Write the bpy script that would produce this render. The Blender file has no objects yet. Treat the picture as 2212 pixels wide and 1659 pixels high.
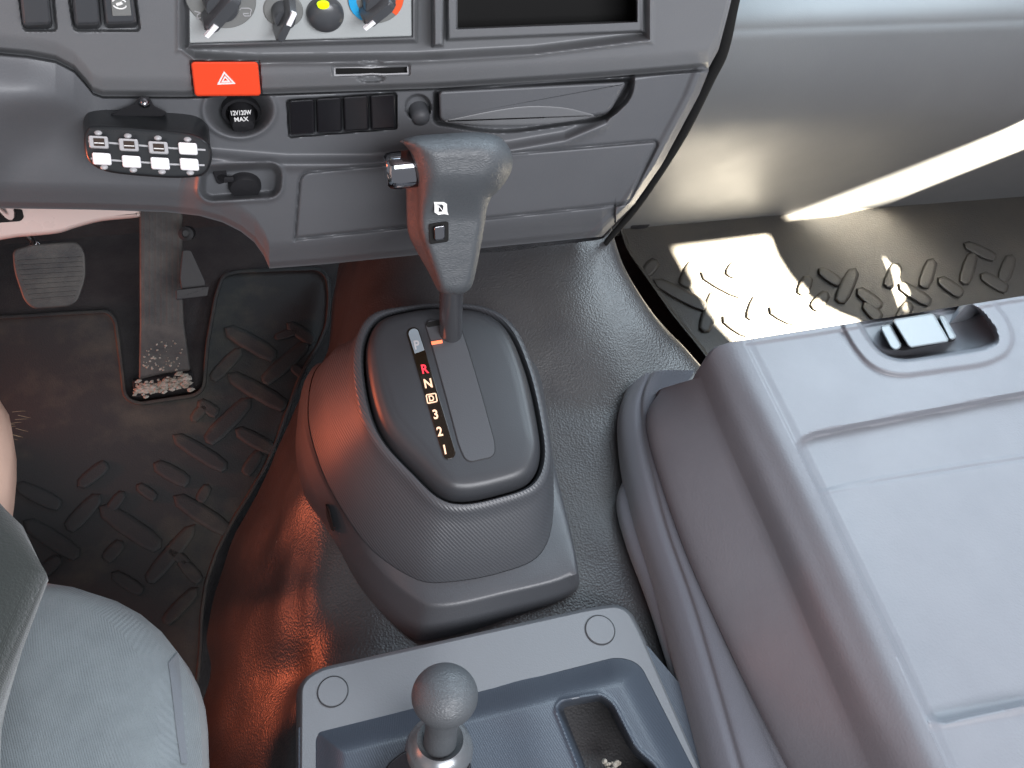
import bpy, math, random
import numpy as np
from mathutils import Vector, Matrix, noise
rnd = random.Random(7)
sc = bpy.context.scene
COL = sc.collection

# ------------------------------------------------------------------ camera
CAM = np.array([0.0, 0.0, 1.10])
F = 1700.0                                   # focal length on a 2212 px wide frame
fw = np.array([.25, .592, -.766]); fw /= np.linalg.norm(fw)
r0 = np.cross(fw, [0, 0, 1.0]); r0 /= np.linalg.norm(r0)
u0 = np.cross(r0, fw)
roll = math.radians(9.7)
RT = math.cos(roll) * r0 + math.sin(roll) * u0
UP = -math.sin(roll) * r0 + math.cos(roll) * u0
cd = bpy.data.cameras.new('camera'); cam = bpy.data.objects.new('camera', cd); COL.objects.link(cam)
cd.sensor_width = 36; cd.lens = 36 * F / 2212; cd.clip_start = .01; cd.clip_end = 100
cam.matrix_world = Matrix(((RT[0], UP[0], -fw[0], CAM[0]), (RT[1], UP[1], -fw[1], CAM[1]), (RT[2], UP[2], -fw[2], CAM[2]), (0, 0, 0, 1)))
sc.camera = cam
cd.dof.use_dof = False

# ------------------------------------------------------------------ world and lamps
w = bpy.data.worlds.new('World'); sc.world = w; w.use_nodes = True
wn = w.node_tree; bg = wn.nodes['Background']
bg.inputs[0].default_value = (.67, .70, .76, 1); bg.inputs[1].default_value = .62
sc.view_settings.view_transform = 'Standard'; sc.view_settings.look = 'None'
sc.view_settings.exposure = 0.0; sc.view_settings.gamma = 1; sc.view_settings.use_curve_mapping = False

def area(name, loc, target, sx, sy, power, color, spread=180):
    l = bpy.data.lights.new(name, 'AREA'); l.shape = 'RECTANGLE'; l.size = sx; l.size_y = sy
    l.energy = power; l.color = color; l.spread = math.radians(spread)
    o = bpy.data.objects.new(name, l); COL.objects.link(o); o.location = loc
    o.rotation_euler = (Vector(target) - Vector(loc)).to_track_quat('-Z', 'Y').to_euler()
    return o
area('windscreen_light', (.68, 1.20, 1.44), (.30, .25, .45), 1.6, 1.25, 43, (.70, .87, 1.0))
area('side_window_light', (1.36, .62, 1.35), (.35, .35, .5), 1.0, .55, 15, (.80, .92, 1.0))
area('rear_window_light', (.45, -.85, 1.50), (.3, .6, .6), 1.2, .6, 44, (.95, .96, 1.0))
area('warm_side_light', (-1.0, .50, 1.08), (.06, .38, .34), .40, .30, .6, (1.0, .22, .08), 80)
area('added_warm_fill', (-.95, .86, .18), (.0, .34, .27), .20, .18, 4.0, (1.0, .18, .07), 120)  # added fill lamp, stands for warm light reflected in at the driver's door
SUN = np.array([-.42, .50, -.75]); SUN /= np.linalg.norm(SUN)
s = bpy.data.lights.new('sunlight', 'SPOT'); s.energy = 400000; s.color = (1.0, .90, .72)
s.spot_size = math.radians(6.4); s.spot_blend = .02; s.shadow_soft_size = .05
so = bpy.data.objects.new('sunlight', s); COL.objects.link(so)
_t = np.array([.88, .84, .40]); so.location = _t - SUN * 9
so.rotation_euler = Vector(SUN).to_track_quat('-Z', 'Y').to_euler()

# ------------------------------------------------------------------ geometry helpers
def rays(px, py):
    px = np.asarray(px, float); py = np.asarray(py, float)
    a = (px - 1106)[..., None] * RT + (829.5 - py)[..., None] * UP + F * fw
    return a
class Plane:
    """p0 + unit normal n; at(px,py,h) meets the view ray with the plane raised by h along n"""
    def __init__(s, p0, n): s.p = np.array(p0, float); s.n = np.array(n, float) / np.linalg.norm(n)
    def at(s, px, py, h=0.0):
        d = rays(px, py); k = (s.p - CAM) @ s.n + np.asarray(h, float)
        return CAM + d * (k / (d @ s.n))[..., None]
    def frame(s, px, py, h=0.0, ax=None):
        o = s.at(px, py, h)
        x = np.array([1.0, 0, 0]) if ax is None else np.array(ax, float)
        x = x - s.n * (x @ s.n); x /= np.linalg.norm(x); y = np.cross(s.n, x)
        return o, x, y, s.n
def scale_at(P): return float((P - CAM) @ fw) / F      # metres per frame pixel

DASH = Plane((.15, .62, .737), (0, -.97, -.17 + .0))
DASH = Plane((.15, .62, .737), np.cross((1, 0, 0), (0, .04, -.227)) * 1)
if DASH.n[1] > 0: DASH = Plane(DASH.p, -DASH.n)
PDASH = Plane((.8, .84, .60), (0, -.985, -.17))
BEZ = Plane((.13, .46, .495), (0, -.243, .97))
def Z(z): return Plane((0, 0, z), (0, 0, 1))

WLOC = {}
def setp(o, label=None, cat=None, group=None, kind=None):
    if label: o['label'] = label
    if cat: o['category'] = cat
    if group: o['group'] = group
    if kind: o['kind'] = kind
    return o
def thing(name, loc, label, cat, group=None):
    o = bpy.data.objects.new(name, None); COL.objects.link(o); o.location = [float(v) for v in loc]
    o.empty_display_size = .05
    WLOC[o.name] = np.array(loc, float); return setp(o, label, cat, group)
def mk(name, V, Fc, mat, parent=None, smooth=35, label=None, bevel=0):
    V = np.asarray(V, float)
    base = WLOC[parent.name] if parent is not None else (V.min(0) + V.max(0)) / 2 * np.array([1, 1, 0]) + np.array([0, 0, V[:, 2].min()])
    me = bpy.data.meshes.new(name); me.from_pydata((V - base).tolist(), [], [tuple(int(i) for i in f) for f in Fc])
    me.materials.append(mat); me.update()
    if smooth:
        me.polygons.foreach_set('use_smooth', [True] * len(me.polygons)); me.set_sharp_from_angle(angle=math.radians(smooth))
    o = bpy.data.objects.new(name, me); COL.objects.link(o)
    if parent is not None:
        o.parent = parent; WLOC[o.name] = base; o.location = (0, 0, 0)
        if parent.type == 'MESH': o.location = (0, 0, 0)
    else: o.location = base; WLOC[o.name] = base
    if bevel:
        m = o.modifiers.new('bevel', 'BEVEL'); m.width = bevel; m.segments = 3; m.limit_method = 'ANGLE'; m.angle_limit = math.radians(40)
    if label: o['label'] = label
    return o
def fix_normals(o):
    import bmesh
    b = bmesh.new(); b.from_mesh(o.data); bmesh.ops.recalc_face_normals(b, faces=b.faces); b.to_mesh(o.data); b.free(); return o
class MB:
    def __init__(s): s.V = []; s.F = []
    def add(s, V, Fc):
        b = len(s.V); s.V += [tuple(map(float, v)) for v in V]; s.F += [tuple(b + i for i in f) for f in Fc]; return s
    def build(s, name, mat, parent=None, smooth=35, **k):
        o = fix_normals(mk(name, np.array(s.V), s.F, mat, parent, smooth, **k))
        if smooth: m_ = o.modifiers.new('weighted_normals', 'WEIGHTED_NORMAL'); m_.keep_sharp = True; m_.weight = 90
        return o
def loft(rings, cap0=False, cap1=True, closed=True):
    n = len(rings[0]); V = [p for r in rings for p in r]; Fc = []
    m = n if closed else n - 1
    for j in range(len(rings) - 1):
        for i in range(m):
            a = j * n + i; b = j * n + (i + 1) % n
            Fc.append((a, b, b + n, a + n))
    if cap0: Fc.append(tuple(range(n))[::-1])
    if cap1: Fc.append(tuple((len(rings) - 1) * n + i for i in range(n)))
    return V, Fc
def cr(pts, k=6, closed=True):
    """Catmull-Rom resample"""
    P = np.array(pts, float); n = len(P); out = []
    rng = range(n) if closed else range(n - 1)
    for i in rng:
        g = (lambda j: P[j % n]) if closed else (lambda j: P[min(max(j, 0), n - 1)])
        a, b, c, d = g(i - 1), g(i), g(i + 1), g(i + 2)
        for q in range(k):
            t = q / k
            out.append(.5 * ((2 * b) + (c - a) * t + (2 * a - 5 * b + 4 * c - d) * t * t + (3 * b - a - 3 * c + d) * t ** 3))
    if not closed: out.append(P[-1])
    return np.array(out)
def rpoly(pts, r, k=5):
    """polygon with rounded corners (2-D); r number or list"""
    P = [np.array(p, float) for p in pts]; n = len(P); out = []
    rs = r if isinstance(r, (list, tuple)) else [r] * n
    for i in range(n):
        a, b, c = P[i - 1], P[i], P[(i + 1) % n]
        la, lc = np.linalg.norm(a - b), np.linalg.norm(c - b); rr = min(rs[i], la * .48, lc * .48)
        if rr < .01: out += [b]; continue
        p0 = b + (a - b) / la * rr; p2 = b + (c - b) / lc * rr
        for q in range(k + 1):
            t = q / k; cw = np.clip(((a - b) / la) @ ((c - b) / lc), -1, 1); wq = math.sqrt(max(1e-6, (1 - cw) / 2))
            out.append(((1 - t) ** 2 * p0 + 2 * t * (1 - t) * wq * b + t * t * p2) / ((1 - t) ** 2 + 2 * t * (1 - t) * wq + t * t))
    return np.array(out)
def inset(P, d):
    """2-D closed polygon moved inwards by d"""
    P = np.asarray(P, float); a = np.roll(P, 1, 0); c = np.roll(P, -1, 0)
    area_ = np.sum(P[:, 0] * c[:, 1] - c[:, 0] * P[:, 1]); sgn = 1 if area_ > 0 else -1
    e1 = P - a; e2 = c - P
    e1 /= np.linalg.norm(e1, axis=1)[:, None] + 1e-9; e2 /= np.linalg.norm(e2, axis=1)[:, None] + 1e-9
    nrm = np.stack([-(e1 + e2)[:, 1], (e1 + e2)[:, 0]], 1); L = np.linalg.norm(nrm, axis=1)[:, None] + 1e-9
    nrm /= L; m = np.clip(2 / L, 1, 1.6)
    return P + nrm * m * d * sgn
def prism(mb, poly, plane, h0, h1, bev=2.0, shift=(0, 0), bh=None, grow=0):
    """solid from a frame-space outline standing on a plane from height h0 to h1, rounded top edge"""
    P = np.asarray(poly, float)
    bh = bev * .0004 if bh is None else bh
    sh = np.array(shift, float)
    rings = [plane.at(*(inset(P, -grow) + sh).T, h0), plane.at(*P.T, h1 - bh)]
    for a in (30, 60, 90):
        q = math.radians(a); rings.append(plane.at(*inset(P, bev * (1 - math.cos(q))).T, h1 - bh + bh * math.sin(q)))
    rings.append(plane.at(*inset(P, bev + min(.8, bev)).T, h1))
    V, Fc = loft(rings, cap0=True, cap1=True); mb.add(V, Fc); return mb
def tube(mb, pts, r, n=14, caps=True):
    pts = [np.array(p, float) for p in pts]; rings = []
    rr = r if isinstance(r, (list, tuple, np.ndarray)) else [r] * len(pts)
    prev = None
    for i, p in enumerate(pts):
        t = pts[min(i + 1, len(pts) - 1)] - pts[max(i - 1, 0)]; t /= np.linalg.norm(t)
        if prev is None:
            u = np.cross(t, [0, 0, 1.0]);
            if np.linalg.norm(u) < .1: u = np.cross(t, [0, 1.0, 0])
        else: u = prev - t * (prev @ t)
        u /= np.linalg.norm(u); prev = u; v = np.cross(t, u)
        rings.append([p + rr[i] * (math.cos(a) * u + math.sin(a) * v) for a in np.linspace(0, 2 * math.pi, n, endpoint=False)])
    V, Fc = loft(rings, caps, caps); mb.add(V, Fc); return mb
def lathe(mb, fr, prof, n=40, sx=1, sy=1, cap=True):
    """profile [(radius, height)] about the frame's normal"""
    o, x, y, nn = fr
    rings = [[o + nn * h + r * (math.cos(a) * x * sx + math.sin(a) * y * sy) for a in np.linspace(0, 2 * math.pi, n, endpoint=False)] for r, h in prof]
    V, Fc = loft(rings, False, cap); mb.add(V, Fc); return mb
def grid_faces(nr, nc):
    i = np.arange(nr - 1)[:, None] * nc + np.arange(nc - 1)[None]
    return np.stack([i, i + 1, i + 1 + nc, i + nc], -1).reshape(-1, 4)
def sd(px, py, poly):
    """signed distance (negative inside) to a closed polygon"""
    P = np.asarray(poly, float); d = np.full(px.shape, 1e18); ins = np.zeros(px.shape, bool)
    for i in range(len(P)):
        a = P[i]; b = P[(i + 1) % len(P)]; e = b - a; wx, wy = px - a[0], py - a[1]
        t = np.clip((wx * e[0] + wy * e[1]) / (e @ e + 1e-12), 0, 1)
        d = np.minimum(d, (wx - e[0] * t) ** 2 + (wy - e[1] * t) ** 2)
        c = ((a[1] <= py) != (b[1] <= py)) & (wx < e[0] * (py - a[1]) / (e[1] if abs(e[1]) > 1e-9 else 1e-9))
        ins ^= c
    return np.where(ins, -1, 1) * np.sqrt(d)
def dl(px, py, pts):
    """distance to an open polyline"""
    P = np.asarray(pts, float); d = np.full(px.shape, 1e18)
    for a, b in zip(P[:-1], P[1:]):
        e = b - a; wx, wy = px - a[0], py - a[1]; t = np.clip((wx * e[0] + wy * e[1]) / (e @ e), 0, 1)
        d = np.minimum(d, (wx - e[0] * t) ** 2 + (wy - e[1] * t) ** 2)
    return np.sqrt(d)
def ss(a, b, x):
    t = np.clip((x - a) / (b - a), 0, 1); return t * t * (3 - 2 * t)
def yl(pts):
    X = [p[0] for p in pts]; Y = [p[1] for p in pts]; return lambda x: np.interp(x, X, Y)
def sheet(name, xs, top, bot, rows, plane, hf, mat, parent, thick=.006, skirt=.02, smooth=60):
    """dense moulded panel: columns at xs from curve top(x) to bot(x), height hf(px,py) above the plane; edges turned back by a skirt"""
    v = np.linspace(0, 1, rows)[:, None]; X = np.broadcast_to(xs, (rows, len(xs))).copy()
    Y = top(xs)[None] * (1 - v) + bot(xs)[None] * v
    H = hf(X, Y); P = plane.at(X, Y, H)
    b = -plane.n * skirt
    P = np.concatenate([P[:1] + b, P, P[-1:] + b], 0); P = np.concatenate([P[:, :1] + b, P, P[:, -1:] + b], 1)
    nr, nc = P.shape[:2]
    return fix_normals(mk(name, P.reshape(-1, 3), grid_faces(nr, nc), mat, parent, smooth))
def text(name, s_, plane, px, py, h, size_px, mat, parent, ax=(1, 0, 0), ext=.0002, sx=1.0, bold=0, shear=0):
    c = bpy.data.curves.new(name, 'FONT'); c.body = s_; c.align_x = 'CENTER'; c.align_y = 'CENTER'
    o3, x, y, n = plane.frame(px, py, h, ax); k = size_px * scale_at(o3); c.size = k; c.extrude = ext; c.offset = bold * k; c.shear = shear
    t = bpy.data.objects.new(name, c); COL.objects.link(t)
    me = bpy.data.meshes.new_from_object(t.evaluated_get(bpy.context.evaluated_depsgraph_get())); bpy.data.objects.remove(t); bpy.data.curves.remove(c)
    me.materials.clear(); me.materials.append(mat)
    V = np.array([v.co[:] for v in me.vertices]); W = o3 + V[:, :1] * sx * x + V[:, 1:2] * y + V[:, 2:3] * n - WLOC[parent.name]
    for v, p in zip(me.vertices, W): v.co = p
    me.name = name; o = bpy.data.objects.new(name, me); COL.objects.link(o); o.parent = parent; WLOC[o.name] = WLOC[parent.name]
    return o

# ------------------------------------------------------------------ materials
def mat(name, col, rough=.5, bump=None, spec=.5, metal=0, col2=None, cscale=6, coat=0, emit=None, es=1, sheen=0, contrast=(.35, .65), trans=0):
    """bump: list of (kind, scale, strength, distance)"""
    m = bpy.data.materials.new(name); m.use_nodes = True; t = m.node_tree; b = t.nodes['Principled BSDF']
    b.inputs['Base Color'].default_value = (*col, 1); b.inputs['Roughness'].default_value = rough
    b.inputs['Specular IOR Level'].default_value = spec; b.inputs['Metallic'].default_value = metal
    b.inputs['Coat Weight'].default_value = coat; b.inputs['Coat Roughness'].default_value = .15
    b.inputs['Sheen Weight'].default_value = sheen; b.inputs['Transmission Weight'].default_value = trans
    if emit: b.inputs['Emission Color'].default_value = (*emit, 1); b.inputs['Emission Strength'].default_value = es
    tc = t.nodes.new('ShaderNodeTexCoord')
    if col2:
        n = t.nodes.new('ShaderNodeTexNoise'); n.inputs['Scale'].default_value = cscale; n.inputs['Detail'].default_value = 8; n.inputs['Roughness'].default_value = .65
        r = t.nodes.new('ShaderNodeMapRange'); r.inputs[1].default_value = contrast[0]; r.inputs[2].default_value = contrast[1]
        x = t.nodes.new('ShaderNodeMix'); x.data_type = 'RGBA'
        x.inputs[6].default_value = (*col, 1); x.inputs[7].default_value = (*col2, 1)
        t.links.new(tc.outputs['Object'], n.inputs['Vector']); t.links.new(n.outputs[0], r.inputs[0]); t.links.new(r.outputs[0], x.inputs[0]); t.links.new(x.outputs[2], b.inputs['Base Color'])
    # faint roughness wear so nothing is perfectly even
    n = t.nodes.new('ShaderNodeTexNoise'); n.inputs['Scale'].default_value = 14; n.inputs['Detail'].default_value = 5
    r = t.nodes.new('ShaderNodeMapRange'); r.inputs[3].default_value = max(.02, rough - .07); r.inputs[4].default_value = min(1, rough + .07)
    t.links.new(tc.outputs['Object'], n.inputs['Vector']); t.links.new(n.outputs[0], r.inputs[0]); t.links.new(r.outputs[0], b.inputs['Roughness'])
    last = None
    for kind, scale, st, dist in (bump or []):
        mp = t.nodes.new('ShaderNodeMapping'); t.links.new(tc.outputs['Object'], mp.inputs[0])
        if kind == 'noise': x = t.nodes.new('ShaderNodeTexNoise'); x.inputs['Scale'].default_value = scale; x.inputs['Detail'].default_value = 3; out = x.outputs[0]
        elif kind == 'voronoi': x = t.nodes.new('ShaderNodeTexVoronoi'); x.feature = 'SMOOTH_F1'; x.inputs['Scale'].default_value = scale; x.inputs['Smoothness'].default_value = .6; out = x.outputs[0]
        elif kind == 'leather':
            mp.inputs['Scale'].default_value = (.55, 1.5, 1.3)
            x = t.nodes.new('ShaderNodeTexVoronoi'); x.feature = 'DISTANCE_TO_EDGE'; x.inputs['Scale'].default_value = scale; out = x.outputs[0]
            nz = t.nodes.new('ShaderNodeTexNoise'); nz.inputs['Scale'].default_value = 60; nz.inputs['Detail'].default_value = 3
            ad = t.nodes.new('ShaderNodeVectorMath'); ad.operation = 'MULTIPLY_ADD'; ad.inputs[1].default_value = (.02, .02, .02)
            t.links.new(mp.outputs[0], nz.inputs['Vector']); t.links.new(nz.outputs[1], ad.inputs[0]); t.links.new(mp.outputs[0], ad.inputs[2]); t.links.new(ad.outputs[0], x.inputs['Vector'])
            mr = t.nodes.new('ShaderNodeMapRange'); mr.inputs[2].default_value = .35; t.links.new(out, mr.inputs[0]); out = mr.outputs[0]
        elif kind == 'twill':
            mp.inputs['Rotation'].default_value = (0, 0, .5); x = t.nodes.new('ShaderNodeTexWave'); x.bands_direction = 'DIAGONAL'; x.inputs['Scale'].default_value = scale; x.inputs['Distortion'].default_value = 0.4; out = x.outputs[1]
        elif kind == 'ridge':
            x = t.nodes.new('ShaderNodeTexWave'); x.bands_direction = 'X'; x.inputs['Scale'].default_value = scale; out = x.outputs[1]
        if kind != 'leather': t.links.new(mp.outputs[0], x.inputs['Vector'])
        bp = t.nodes.new('ShaderNodeBump'); bp.inputs['Strength'].default_value = st; bp.inputs['Distance'].default_value = dist
        t.links.new(out, bp.inputs['Height'])
        if last: t.links.new(last.outputs[0], bp.inputs['Normal'])
        last = bp
    if last: t.links.new(last.outputs[0], b.inputs['Normal'])
    return m
GR = [('noise', 700, .25, .0006)]
M = dict(
    dash=mat('dash_plastic', (.145, .149, .155), .50, GR, .5, col2=(.133, .137, .144)),
    dashlo=mat('dash_lower_plastic', (.106, .110, .118), .50, GR, .5, col2=(.097, .101, .109)),
    glove=mat('glove_panel_plastic', (.115, .118, .120), .54, GR, .5, col2=(.106, .109, .112)),
    panel=mat('heater_panel_plastic', (.36, .38, .38), .42, GR, .5),
    dial=mat('dial_plastic', (.17, .175, .17), .5, GR, .4),
    knob=mat('knob_plastic', (.05, .053, .058), .32, None, .6),
    black=mat('gloss_black_plastic', (.010, .010, .012), .20, None, .5),
    boxm=mat('switch_box_plastic', (.016, .018, .020), .34, None, .7),
    matte=mat('matte_black_plastic', (.014, .014, .016), .55, GR, .4),
    void=mat('dark_cavity', (.010, .010, .010), .8, None, .2),
    hazard=mat('hazard_red', (.80, .065, .02), .45, [('noise', 500, .2, .0005)], .4),
    white=mat('white_print', (.75, .75, .74), .5),
    whitekey=mat('white_key_plastic', (.80, .80, .82), .35),
    keyframe=mat('grey_key_frame', (.38, .38, .39), .35),
    label=mat('dark_label', (.03, .018, .012), .5),
    blue=mat('blue_mark', (.02, .32, .62), .5), red=mat('red_mark', (.75, .10, .03), .5),
    orangep=mat('amber_lamp', (.5, .05, .02), .4, emit=(1, .25, .12), es=1.6),
    green=mat('lit_green', (.5, .7, .0), .4, emit=(.60, .80, .0), es=.75),
    bezel=mat('bezel_black_plastic', (.030, .032, .036), .42, [('noise', 900, .2, .0005)], .5),
    slot=mat('slot_cover_plastic', (.055, .058, .064), .55, GR, .4),
    cowl=mat('cowl_plastic', (.048, .051, .057), .42, [('twill', 130, .35, .0006)], .5),
    flange=mat('flange_plastic', (.048, .051, .057), .42, GR, .5),
    strip=mat('indicator_strip', (.010, .007, .004), .12, None, .5),
    amber=mat('lit_amber_print', (.8, .5, .33), .5, emit=(1, .62, .40), es=.45),
    redp=mat('lit_red_print', (.8, .03, .05), .5, emit=(1, .05, .08), es=.45),
    grip=mat('grip_leather', (.060, .066, .072), .48, [('leather', 460, .30, .0007)], .5),
    gripside=mat('grip_side_plastic', (.060, .062, .066), .45, GR, .5),
    chrome=mat('chrome', (.75, .76, .78), .12, None, .5, metal=1),
    smoke=mat('smoky_chrome', (.28, .28, .30), .10, None, .5, metal=1),
    collar=mat('satin_collar', (.16, .17, .18), .28, None, .6, metal=.5),
    shaft=mat('shaft_black_steel', (.035, .036, .04), .22, None, .6),
    vinyl=mat('floor_vinyl', (.030, .030, .033), .38, [('noise', 9, .25, .008), ('voronoi', 440, .34, .0011)], .5, col2=(.042, .041, .041)),
    carpet=mat('dark_floor', (.025, .022, .024), .75, [('noise', 300, .5, .002)], .3, col2=(.045, .04, .04), cscale=12),
    mat_=mat('mat_rubber', (.037, .040, .042), .75, [('noise', 420, .45, .0015)], .3, col2=(.085, .079, .066), cscale=7, contrast=(.50, .74)),
    pmat=mat('passenger_mat_rubber', (.036, .034, .031), .50, [('noise', 350, .4, .0015)], .4, col2=(.055, .049, .040), cscale=10, contrast=(.40, .8)),
    pedal=mat('pedal_rubber', (.032, .032, .034), .6, [('noise', 500, .4, .0012)], .4, col2=(.08, .076, .07), cscale=20),
    mud=mat('dried_mud', (.20, .175, .14), .9, [('noise', 250, .9, .004)], .2, col2=(.42, .40, .36), cscale=90),
    pink=mat('pale_painted_metal', (.62, .50, .46), .28, None, .5, coat=.4),
    seatf=mat('light_seat_cloth', (.160, .180, .190), .9, [('twill', 260, .35, .0008), ('noise', 800, .5, .001)], .2, sheen=.25, col2=(.140, .158, .168), cscale=45),
    seatp=mat('seat_side_cloth', (.13, .14, .155), .85, [('noise', 900, .4, .0008)], .2, sheen=.2),
    shell=mat('seat_shell_plastic', (.148, .154, .170), .48, [('noise', 500, .30, .0008)], .45, col2=(.136, .142, .158), cscale=18),
    cloth2=mat('centre_seat_cloth', (.088, .090, .105), .85, [('noise', 900, .5, .0009)], .2, sheen=.3),
    latch=mat('latch_plastic', (.20, .225, .24), .38, GR, .5),
    tray=mat('tray_plate_plastic', (.120, .128, .138), .50, GR, .5),
    traybody=mat('tray_body_plastic', (.038, .047, .062), .44, [('twill', 240, .16, .0005), ('noise', 700, .25, .0006)], .5),
    skin=mat('skin', (.70, .47, .37), .5, [('noise', 200, .3, .001)], .4),
    shorts=mat('olive_grey_cloth', (.020, .023, .021), .85, [('ridge', 700, .3, .0006), ('noise', 500, .5, .001)], .2, sheen=.3),
    blockerm=mat('blocker_trim', (.20, .15, .15), .6, GR, .4),
    hair=mat('leg_hair', (.25, .17, .10), .6),
)

# ------------------------------------------------------------------ setting: floor, firewall, tunnel
def struct(o): o['kind'] = 'structure'; return o
def floorz(y): return .035 + .12 * (y - .7)
FL = Plane((0, .7, .035), (0, -.12, 1)); MAT = Plane((0, .7, .055), (0, -.12, 1))
mb = MB()
V = [(-1.0, -.9, floorz(-.9)), (1.5, -.9, floorz(-.9)), (1.5, 1.45, floorz(1.45)), (-1.0, 1.45, floorz(1.45))]
mb.add(V, [(0, 1, 2, 3)]); struct(mb.build('floor', M['carpet'], smooth=0))
mb = MB()
yw = [(1.22, .03), (1.30, .30), (1.34, .95)]
V = []; 
for y, z in yw: V += [(-1.0, y, z), (1.5, y, z)]
mb.add(V, [(0, 1, 3, 2), (2, 3, 5, 4)]); struct(mb.build('front_bulkhead', M['carpet']))

def rail_surface(name, rails, mat_, k=8, kk=6, parent=None, dz=None, smooth=50, subdiv_noise=None):
    """rails: list of lists of 3-D points (equal length) -> smooth surface through them"""
    R = np.array([cr(r, k, False) for r in rails])        # rails x n x 3
    Sx = np.array([cr(R[:, j], kk, False) for j in range(R.shape[1])])   # n x m x 3
    if subdiv_noise: Sx = subdiv_noise(Sx)
    return fix_normals(mk(name, Sx.reshape(-1, 3), grid_faces(*Sx.shape[:2]), mat_, parent, smooth)), Sx
def lift(pts, z): 
    zz = z if isinstance(z, (list, tuple)) else [z] * len(pts)
    return [Z(q).at(p[0], p[1]) for p, q in zip(pts, zz)]
# vinyl covered engine tunnel: left foot, left slope, shoulder, crown ... right shoulder, right foot
c0 = lift([(742, 545), (722, 640), (708, 745), (655, 850), (610, 950), (556, 1060), (500, 1165), (468, 1280), (458, 1370), (462, 1450), (440, 1530), (380, 1700)], [.14, .13, .12, .105, .09, .08, .075, .07, .06, .06, .05, .05])
c1 = lift([(765, 545), (745, 640), (728, 745), (688, 850), (652, 950), (612, 1060), (572, 1165), (545, 1280), (530, 1370), (520, 1450), (500, 1530), (470, 1700)], [.27, .265, .255, .245, .23, .22, .215, .21, .20, .19, .18, .17])
c2 = lift([(800, 545), (775, 640), (755, 745), (725, 850), (695, 950), (668, 1060), (640, 1165), (625, 1280), (630, 1370), (625, 1450), (600, 1530), (580, 1700)], [.385, .375, .366, .350, .335, .322, .308, .298, .292, .285, .28, .28])
c3 = lift([(880, 545), (850, 640), (830, 745), (809, 858), (801, 925), (790, 1060), (770, 1165), (735, 1280), (760, 1370), (740, 1450), (700, 1530), (690, 1700)], [.450, .434, .410, .388, .378, .364, .356, .344, .346, .344, .340, .340])
c4 = lift([(1050, 545), (1050, 640), (1060, 745), (1071, 858), (1077, 925), (1090, 1060), (1090, 1165), (1090, 1280), (1090, 1370), (1090, 1450), (1090, 1530), (1090, 1700)], [.466, .448, .424, .395, .385, .372, .366, .360, .358, .358, .358, .358])
c5 = lift([(1290, 520), (1305, 620), (1350, 730), (1401, 850), (1418, 915), (1440, 1060), (1450, 1165), (1480, 1280), (1530, 1370), (1560, 1450), (1600, 1530), (1680, 1700)], [.466, .448, .424, .395, .385, .372, .366, .360, .358, .358, .358, .358])
c6 = lift([(1312, 517), (1345, 600), (1405, 690), (1490, 775), (1560, 860), (1600, 960), (1640, 1080), (1700, 1200), (1750, 1300), (1800, 1400), (1850, 1530), (1900, 1700)], [.415, .40, .385, .365, .35, .34, .34, .34, .34, .34, .34, .34])
c7 = [p + np.array([.012, 0, -.30 + .0]) for p in c6]
def tunnel_noise(S):
    for i in range(S.shape[0]):
        for j in range(S.shape[1]):
            p = S[i, j]; f = 1.0 if j < 22 else .55
            v = Vector((p[0] * 9, p[1] * 7, p[2] * 5)); d = noise.noise(v) * .010 * f + noise.noise(v * 2.7) * .004 * f
            S[i, j, 2] += d; S[i, j, 0] -= d * .6
    return S
tun, _ = rail_surface('engine_tunnel_floor', [c0, c1, c2, c3, c4, c5, c6, c7], M['vinyl'], 10, 8, subdiv_noise=tunnel_noise)
struct(tun)

# ------------------------------------------------------------------ dashboard
dash = thing('dashboard', (.2, .72, .45), 'grey moulded plastic dashboard with heater controls, switches and a red hazard button', 'dashboard')
loCurve = [(-80, 113), (0, 115), (60, 120), (120, 131), (160, 152), (185, 180), (200, 200), (222, 208), (400, 209), (950, 190), (1300, 167), (1530, 150)]
lo_top = yl(loCurve)
lo_bot_pts = [(-80, 449), (0, 450), (200, 453), (290, 456), (360, 458), (430, 466), (480, 480), (520, 500), (550, 524), (570, 553), (582, 580), (700, 571), (900, 551), (1100, 530), (1300, 511), (1370, 442), (1430, 355), (1478, 265), (1510, 205), (1532, 151)]
lo_bot = yl(lo_bot_pts)
def blur(A, nx, ny, it=3):
    for _ in range(it):
        for ax, n in ((1, nx), (0, ny)):
            k = np.ones(2 * n + 1) / (2 * n + 1)
            B = np.pad(A, [(n, n) if i == ax else (0, 0) for i in range(2)], 'edge')
            A = np.apply_along_axis(lambda v: np.convolve(v, k, 'valid'), ax, B)
    return A
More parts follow.
